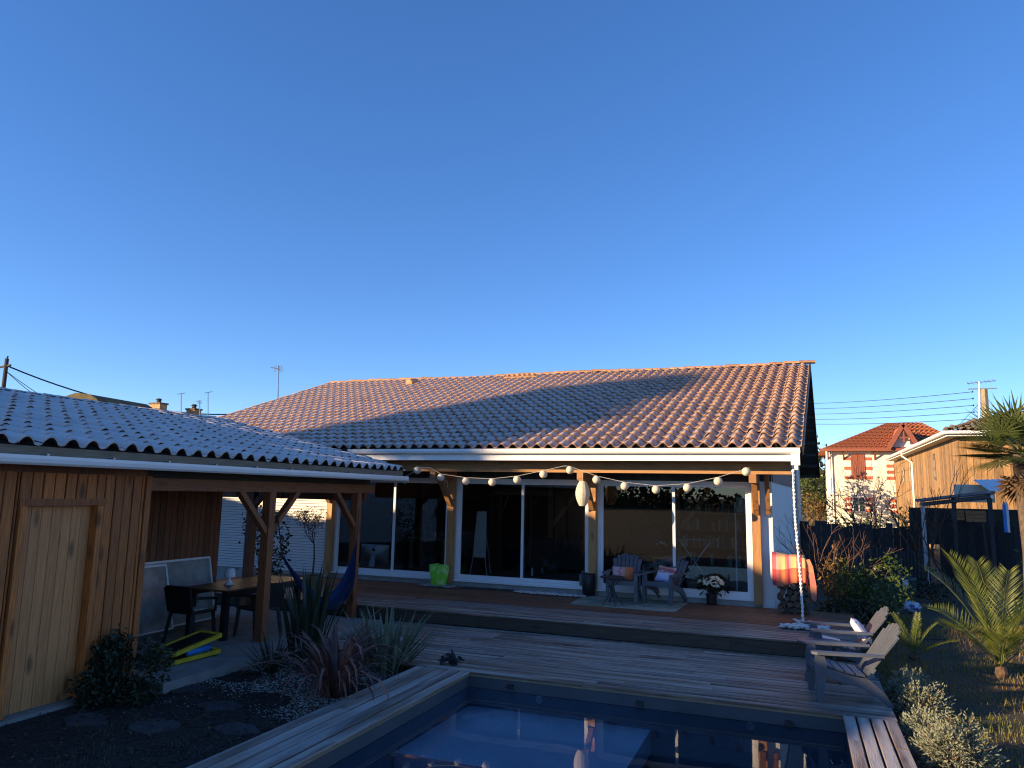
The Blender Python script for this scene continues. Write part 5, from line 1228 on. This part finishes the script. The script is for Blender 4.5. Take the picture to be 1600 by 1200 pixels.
wire((pl.x+.1, 30, pl.z-.5), PY(60, 622, 31), .05, .02, 'thin stay wire beside the utility pole, the steeper of two', None, 4)
wire((pl.x+.1, 30, pl.z-.5), PY(80, 628, 33), .05, .02, 'thin stay wire beside the utility pole, the flatter of two', None, 4)
def antenna(base, top, kind, label, k0=1.0):
    t = thing('tv_antenna', base, label, 'antenna'); b, e = V(base), V(top); mb = MB(); mb.tube([b, e], .035, 6); mk(mb, 'mast', M['metal'], t)
    mb = MB(); s = (e.z-b.z)
    if kind == 'grid':
        for k in range(4): zz = e.z-.05-.14*k; mb.tube([(e.x-.35, e.y, zz), (e.x+.4, e.y, zz)], .012, 4)
        for k in range(6): xx = e.x-.35+.15*k; mb.tube([(xx, e.y, e.z-.03), (xx, e.y, e.z-.5)], .01, 4)
        mb.tube([(e.x-.6, e.y-.1, e.z-.12), (e.x+.25, e.y-.1, e.z-.32)], .035, 5)
    else:
        mb.tube([(e.x-.55, e.y, e.z-.06), (e.x+.75, e.y+.0, e.z+.05)], .02, 4)
        for k in range(7): xx = e.x-.5+.19*k; zz = e.z-.05+.016*k; mb.tube([(xx, e.y-.22, zz-.12), (xx, e.y+.22, zz+.12)], .012, 4)
        if kind == 'yagi2': mb.tube([(e.x-.4, e.y, e.z-.6), (e.x+.7, e.y, e.z-.5)], .02, 4)
    mb.v = [(e.x+(x-e.x)*k0, e.y+(y-e.y)*k0, e.z+(z-e.z)*k0) for x, y, z in mb.v]; mk(mb, 'elements', M['metal'], t)
antenna(PY(434, 640, 27), PY(435, 571, 27), 'grid', 'tall grid television antenna rising behind the long house roof', .62)
for (pxa, pyb, pyt, Y, kd, lb) in ((283, 645, 615, 38, 'yagi', 'television antenna with raised prongs over the far brick chimney'), (325, 650, 613, 39, 'yagi', 'thin television antenna at the right end of the far roof'), (312, 652, 625, 37, 'grid', 'flat panel antenna on short mast between two others')):
    antenna(PY(pxa, pyb, Y), PY(pxa, pyt, Y), kd, lb, .5)
# far roofs on the left
fr_ = thing('far_house', (-36, 40, GZ), 'distant house with clay tiled roof beyond the shed ridge', 'house')
p0, p1, p2, p3 = PY(255, 665, 36), PY(345, 668, 40), PY(338, 650, 42), PY(258, 645, 38)
mb = MB(); mb.add([p0, p1, p2, p3], [(0, 1, 2, 3)]); mb.add([(p.x, p.y+2, GZ) for p in (p0, p1)]+[(p1.x, p1.y+2, p1.z), (p0.x, p0.y+2, p0.z)], [(0, 1, 2, 3)]); mk(mb, 'roof', M['tile'], fr_)
for (pa, pb, pt, Y) in ((232, 250, 631, 36), (290, 304, 640, 37.5)):
    a_, b_2 = PY(pa, 655, Y), PY(pb, pt, Y); cm_ = mk(MB().box((a_.x, Y, a_.z-1), (b_2.x, Y+.6, b_2.z)), 'chimney', M['ridge'], fr_)
    mk(MB().box((a_.x-.06, Y-.06, b_2.z+.001), (b_2.x+.06, Y+.66, b_2.z+.1)), 'chimney_cap', M['old_tile'], cm_)
    mb = MB(); mb.lathe(((a_.x+b_2.x)/2, Y+.3, b_2.z+.1), [(.14, 0), (.14, .18), (.22, .2), (.1, .3)], 8); mk(mb, 'chimney_pot', M['dark_clad'], cm_)
mr = thing('mossy_roof', (-19, 16, GZ), 'mossy old roof crown poking up behind the shed ridge', 'roof')
a_, b_2, c_2 = PY(88, 624, 16), PY(118, 616, 16), PY(158, 632, 16)
mb = MB(); mb.add([a_-V((0, 0, 3)), a_, b_2+V((0, 0, .05)), PY(140, 616, 16), PY(150, 622, 16), c_2, c_2-V((0, 0, 3))], [tuple(range(7))]); vs0 = list(mb.v); mb.v += [(x-.4, y+2.5, z) for x, y, z in vs0]; n = 7
mb.f += [(i, (i+1) % n, n+(i+1) % n, n+i) for i in range(n)]; mk(mb, 'ridge_crown', mat('moss_tile', (.12, .09, .045), .95, (.06, .055, .025), 3, bump=.5), mr)
# right utility pole
pr_ = PY(1537, 608, 62); up_ = thing('utility_pole', (pr_.x, 62, GZ), 'concrete utility pole with insulators behind the wood-clad house', 'pole')
mb = MB(); mb.tube([(pr_.x, 62, GZ), (pr_.x, 62, pr_.z)], [.3, .25], 6); mk(mb, 'pole', mat('pole_concrete', (.28, .24, .16), .9), up_)
mb = MB(); mb.bar((pr_.x-1.0, 61.9, pr_.z+.02), (pr_.x+.8, 61.9, pr_.z+.02), .08, .08); mb.tube([(pr_.x-.3, 61.9, pr_.z+.0), (pr_.x-.3, 61.9, pr_.z-1.5)], .02, 4); mk(mb, 'cross_arm', M['metal'], up_)
for k in range(5): mb = MB(); mb.lathe((pr_.x-.75, 61.85, pr_.z-.25-.5*k), [(.04, 0), (.06, .05), (.03, .12)], 6); mk(mb, 'insulator', M['black_plastic'], up_)
antenna(PY(1530, 655, 44), PY(1530, 597, 44), 'yagi', 'television antenna on the ridge of the wood-clad house')
for k, (ya, yb) in enumerate(((631, 614), (639, 623), (647, 632), (655, 641), (662, 648))):
    a_ = PY(1240, ya, 100); b_2 = V((pr_.x-.75, 61.85, pr_.z-.2-.5*k)); wire(a_, b_2, .2, .022, ['topmost', 'second highest', 'middle', 'second lowest', 'lowest'][k]+' of five thin power lines running from the concrete pole', 'parallel power lines')
wire((pr_.x-.3, 61.9, pr_.z-1.0), PY(1490, 672, 50), .02, .02, 'short service cable from concrete pole down to the wooden house', None, 4)
# trees and green behind
def far_tree(p, rad, label, n, size, m, seed, th=.5):
    r = random.Random(seed); t = thing('tree', p, label, 'tree'); p = V(p); mb = MB(); mb.tube([p, p+V((0, 0, rad[2]*.9))], [.22*th, .08*th], 6)
    cl = [V((r.gauss(0, .4), r.gauss(0, .4), r.uniform(.35, 1.0))) for _ in range(12)]
    for c in cl[:6]: mb.tube([p+V((0, 0, rad[2]*.35)), p+V((c.x*rad[0], c.y*rad[1], c.z*rad[2]))], [.07*th, .02*th], 4)
    mk(mb, 'trunk', M['bark'], t); mb = MB()
    def pick(rr): c = rr.choice(cl); return p+V(((c.x+rr.gauss(0, .25))*rad[0], (c.y+rr.gauss(0, .25))*rad[1], max(.05, c.z+rr.gauss(0, .13))*rad[2]))
    leaves(mb, n, pick, size, r, .1, .6); mk(mb, 'crown', m, t)
far_tree((.7, 56, GZ), (1.2, 1.2, 4.6), 'yellow-green bushy tree left of the cream villa', 900, .28, M['leaf_laurel'], 91)
far_tree((1.15, 46, GZ), (.9, .9, 2.4), 'russet garden tree before the cream villa pilaster', 500, .2, M['leaf_autumn'], 92)
far_tree((.2, 70, GZ), (2.6, 2.6, 6.8), 'dark evergreen far behind the cream villa', 1300, .5, M['leaf_far'], 93)
far_tree((2.0, 85, GZ), (4.5, 3, 6.5), 'broad dark tree on the skyline beyond the villa', 1500, .6, M['leaf_far'], 94)
far_tree((5.6, 40, GZ), (.9, .9, 1.9), 'low green hedge bush at the foot of the wood-clad wall', 600, .2, M['leaf_far'], 95)
far_tree((3.5, 40, GZ), (1.6, .9, 1.75), 'low green hedge bush under the cream villa windows', 800, .2, M['leaf_far'], 96)
mb = MB(); rW = random.Random(97)
for i in range(6000):
    x = rW.uniform(-260, 260); y = 170+rW.uniform(-8, 8); h = 5+2.5*math.sin(x*.07)+2*math.sin(x*.19+1); mb.leaf((x, y, rW.uniform(-.2, 1)*h), rdir(rW), rdir(rW), 2.4, 1.8)
for i in range(20000):  # unseen ring behind the camera, added to darken the window reflections
    t = rW.uniform(R(100), R(440)); rr2 = 120+rW.uniform(-6, 6); h = 5+2*math.sin(t*23)+1.5*math.sin(t*57+1); mb.leaf((rr2*math.sin(t+R(-90))*1.0, -abs(rr2*math.cos(t+R(-90))), rW.random()**1.5*h), rdir(rW), rdir(rW), 1.1, .9)
o = mk(mb, 'far_wood', M['leaf_far']); o['kind'] = 'stuff'; tag(o, 'distant dark band of trees along the horizon, with an added ring behind the camera', 'trees')

# ================================================================== INSIDE THE HOUSE, SEEN THROUGH THE GLASS
def ib(t, a, b, nm, m): mb = MB(); mb.box(a, b); return mk(mb, nm, m, t)
dk = thing('low_bench', (-9.6, 15.85, ZS-.03), 'low dark bench just inside the left sliding door', 'bench'); ib(dk, (-10.3, 15.62, .455), (-8.95, 16.15, .485), 'top', M['int_wood'])
for x in (-10.25, -9.04): ib(dk, (x, 15.66, ZS-.03), (x+.05, 16.1, .454), 'leg', M['int_wood'])
cx_, cy_ = -9.58, 15.78; co = thing('desktop_computer', (cx_, cy_, .486), 'silver all-in-one computer with its back to the glass', 'computer')
mb = MB(); n = 10; w2 = .39
prof = [(-w2, .555), (w2, .555), (w2, 1.0), (-w2, 1.0)]
mb.prism([(cx_+a, cy_, b) for a, b in prof], (0, .03, 0)); sc_ = mk(mb, 'screen', M['silver'], co)
mb = MB(); n = 8; vs = []
for i in range(n+1):
    for j_ in range(n+1):
        u, v_ = 2*i/n-1, 2*j_/n-1; vs.append((cx_+u*w2, cy_-.004-.045*(1-u*u)*(1-v_*v_), .7775+v_*.2225))
mb.add(vs, [(i*(n+1)+j_, (i+1)*(n+1)+j_, (i+1)*(n+1)+j_+1, i*(n+1)+j_+1) for i in range(n) for j_ in range(n)]); mk(mb, 'screen_back', M['silver'], co, smooth=True)
mb = MB(); mb.prism([(cx_-.075, cy_-.14, .487), (cx_+.075, cy_-.14, .487), (cx_+.06, cy_-.05, .76), (cx_-.06, cy_-.05, .76)], (0, .02, 0)); mk(mb, 'stand', M['silver'], co)
em = MB(); pts = []
for k in range(20):
    a_ = 2*math.pi*k/20; rr = .042*(1-.14*(math.cos(a_-math.pi/2) > .93)-.12*(math.cos(a_+math.pi/2) > .93)-.28*(math.cos(a_-.2) > .93)); pts.append((cx_+rr*math.cos(a_), cy_-.068, .88+rr*1.05*math.sin(a_)))
em.prism(pts, (0, .006, 0)); em.leaf((cx_, cy_-.068, .925), (.5, 0, 1), (0, 1, 0), .035, .018); mk(em, 'emblem', M['black'], sc_)
kt = thing('kitchen_table', (-9.0, 17.6, ZS-.03), 'tall brown wooden table inside the left room', 'table'); ib(kt, (-9.5, 17.3, 1.06), (-8.45, 18.0, 1.11), 'top', M['int_wood'])
for x in (-9.48, -8.55):
    for y in (17.32, 17.9): ib(kt, (x, y, ZS-.03), (x+.08, y+.08, 1.059), 'leg', M['int_wood'])
for i, (x, rr, hh_, m_, lb) in enumerate(((-9.4, .06, .2, 'table_top', 'amber bottle at the left end of the kitchen table'), (-8.95, .07, .34, 'table_top', 'tall amber glass vase on the kitchen table'), (-8.8, .04, .16, 'paper', 'small pale tumbler beside the tall vase'), (-8.62, .09, .2, 'teal', 'teal bowl at the right end of the kitchen table'))):
    mb = MB(); mb.lathe((x, 17.45, 1.111), [(rr*.7, 0), (rr, hh_*.3), (rr*.9, hh_*.6), (rr*.4, hh_)], 10); tag(mk(mb, 'vessel', M[m_], smooth=True), lb, 'vessel')
ez = thing('easel_board', (-7.45, 16.3, ZS-.03), 'white board on a thin easel behind the middle glass', 'easel')
mb = MB(); mb.prism([(-7.2, 16.25, .78), (-6.86, 16.25, .78), (-6.95, 16.45, 1.85), (-7.2, 16.45, 1.85)], (0, .03, 0)); mk(mb, 'board', M['pebble'], ez)
for a_, b_2 in (((-6.87, 16.24, .78), (-6.75, 16.1, ZS-.02)), ((-7.18, 16.24, .78), (-7.2, 16.1, ZS-.02)), ((-7.0, 16.5, 1.6), (-7.0, 16.9, ZS-.02))):
    mb = MB(); mb.tube([a_, b_2], .012, 5); mk(mb, 'leg', M['alu'], ez)
sf = thing('sofa', (-5.3, 17.4, ZS-.03), 'black sofa with metal legs in the middle room', 'sofa')
ib(sf, (-6.1, 17.1, .55), (-4.6, 17.9, .85), 'seat', M['sofa']); ib(sf, (-6.1, 17.0, .55), (-4.6, 17.099, 1.25), 'backrest', M['sofa']); ib(sf, (-6.28, 17.0, .5), (-6.102, 17.9, 1.0), 'armrest', M['sofa']); ib(sf, (-4.598, 17.0, .5), (-4.42, 17.9, 1.0), 'armrest', M['sofa'])
for x in (-6.0, -4.75):
    for y in (17.05, 17.8): ib(sf, (x, y, ZS-.03), (x+.04, y+.04, .549), 'leg', M['alu'])
ac = thing('desk_chair', (-3.05, 16.6, ZS-.03), 'high desk chair draped with a black coat in the right room', 'chair')
ib(ac, (-3.3, 16.4, .8), (-2.8, 16.9, .88), 'seat', M['sofa']); ib(ac, (-3.3, 16.42, .88), (-2.8, 16.48, 1.45), 'backrest', M['sofa'])
for a_, b_2 in ((-3.28, 16.42), (-2.85, 16.42), (-3.28, 16.84), (-2.85, 16.84)): ib(ac, (a_, b_2, ZS-.03), (a_+.04, b_2+.04, .799), 'leg', M['alu'])
mb = MB(); mb.ball((-3.03, 16.42, 1.33), .3, 14, 10, (1.2, .42, .95)); rc = random.Random(4); mb.v = [(x+rc.uniform(-.04, .04), y+rc.uniform(-.02, .02), z+rc.uniform(-.05, .05)) for x, y, z in mb.v]; tag(mk(mb, 'dark_coat', M['sofa'], smooth=True), 'black coat hung over the desk chair indoors', 'coat')
ir = thing('ironing_board', (-2.15, 17.1, ZS-.03), 'pale ironing board on crossed legs in the right room', 'ironing board'); ib(ir, (-2.6, 16.95, 1.34), (-1.7, 17.28, 1.37), 'top', M['grey_cloth'])
for a_, b_2 in (((-2.5, 17.1, 1.34), (-1.8, 17.1, ZS-.02)), ((-1.8, 17.1, 1.34), (-2.5, 17.1, ZS-.02))): mb = MB(); mb.tube([a_, b_2], .014, 5); mk(mb, 'leg', M['alu'], ir)
bkc = thing('bookcase', (-1.9, 20.3, ZS-.03), 'brown bookcase full of books along the inner wall', 'bookcase')
for k in range(5): ib(bkc, (-3.0, 20.2, .5+k*.45), (-.9, 20.55, .53+k*.45), 'shelf', M['int_wood'])
rk = random.Random(12); bmats = [M['red_brick'], M['teal'], M['cream'], M['grey_cloth'], M['int_wood'], M['pebble'], M['blue']]
for k in range(4):
    x = -2.95
    while x < -1.0: w_ = rk.uniform(.03, .06); ib(bkc, (x, 20.22, .531+k*.45), (x+w_-.004, 20.4, .531+k*.45+rk.uniform(.22, .33)), 'book', rk.choice(bmats)); x += w_
poinsettia(V((-2.72, 16.15, 1.02)), 'white poinsettia on a stool inside the right glass door', .6, 9, 9)
st_ = thing('stool', (-2.72, 16.15, ZS-.03), 'pale wooden stool carrying the indoor poinsettia', 'stool'); ib(st_, (-2.9, 15.98, .98), (-2.54, 16.32, 1.018), 'top', M['beam_x'])
for x in (-2.88, -2.6):
    for y in (16.0, 16.27): ib(st_, (x, y, ZS-.03), (x+.035, y+.035, .979), 'leg', M['beam_x'])
fl = thing('floor_lamp', (-1.2, 16.2, ZS-.03), 'slim white floor lamp with dark base in the right room', 'lamp'); mb = MB(); mb.tube([(-1.2, 16.2, .4), (-1.2, 16.2, 2.2)], .016, 6); mk(mb, 'stem', M['white'], fl)
mb = MB(); mb.lathe((-1.2, 16.2, ZS-.03), [(.14, 0), (.14, .02), (.03, .05)], 12); mk(mb, 'base', M['iron'], fl)
mb = MB(); mb.lathe((-1.05, 16.2, 2.0), [(.16, 0), (.12, .3), (.1, .3)], 12); mk(mb, 'lamp_shade', M['paper'], fl)
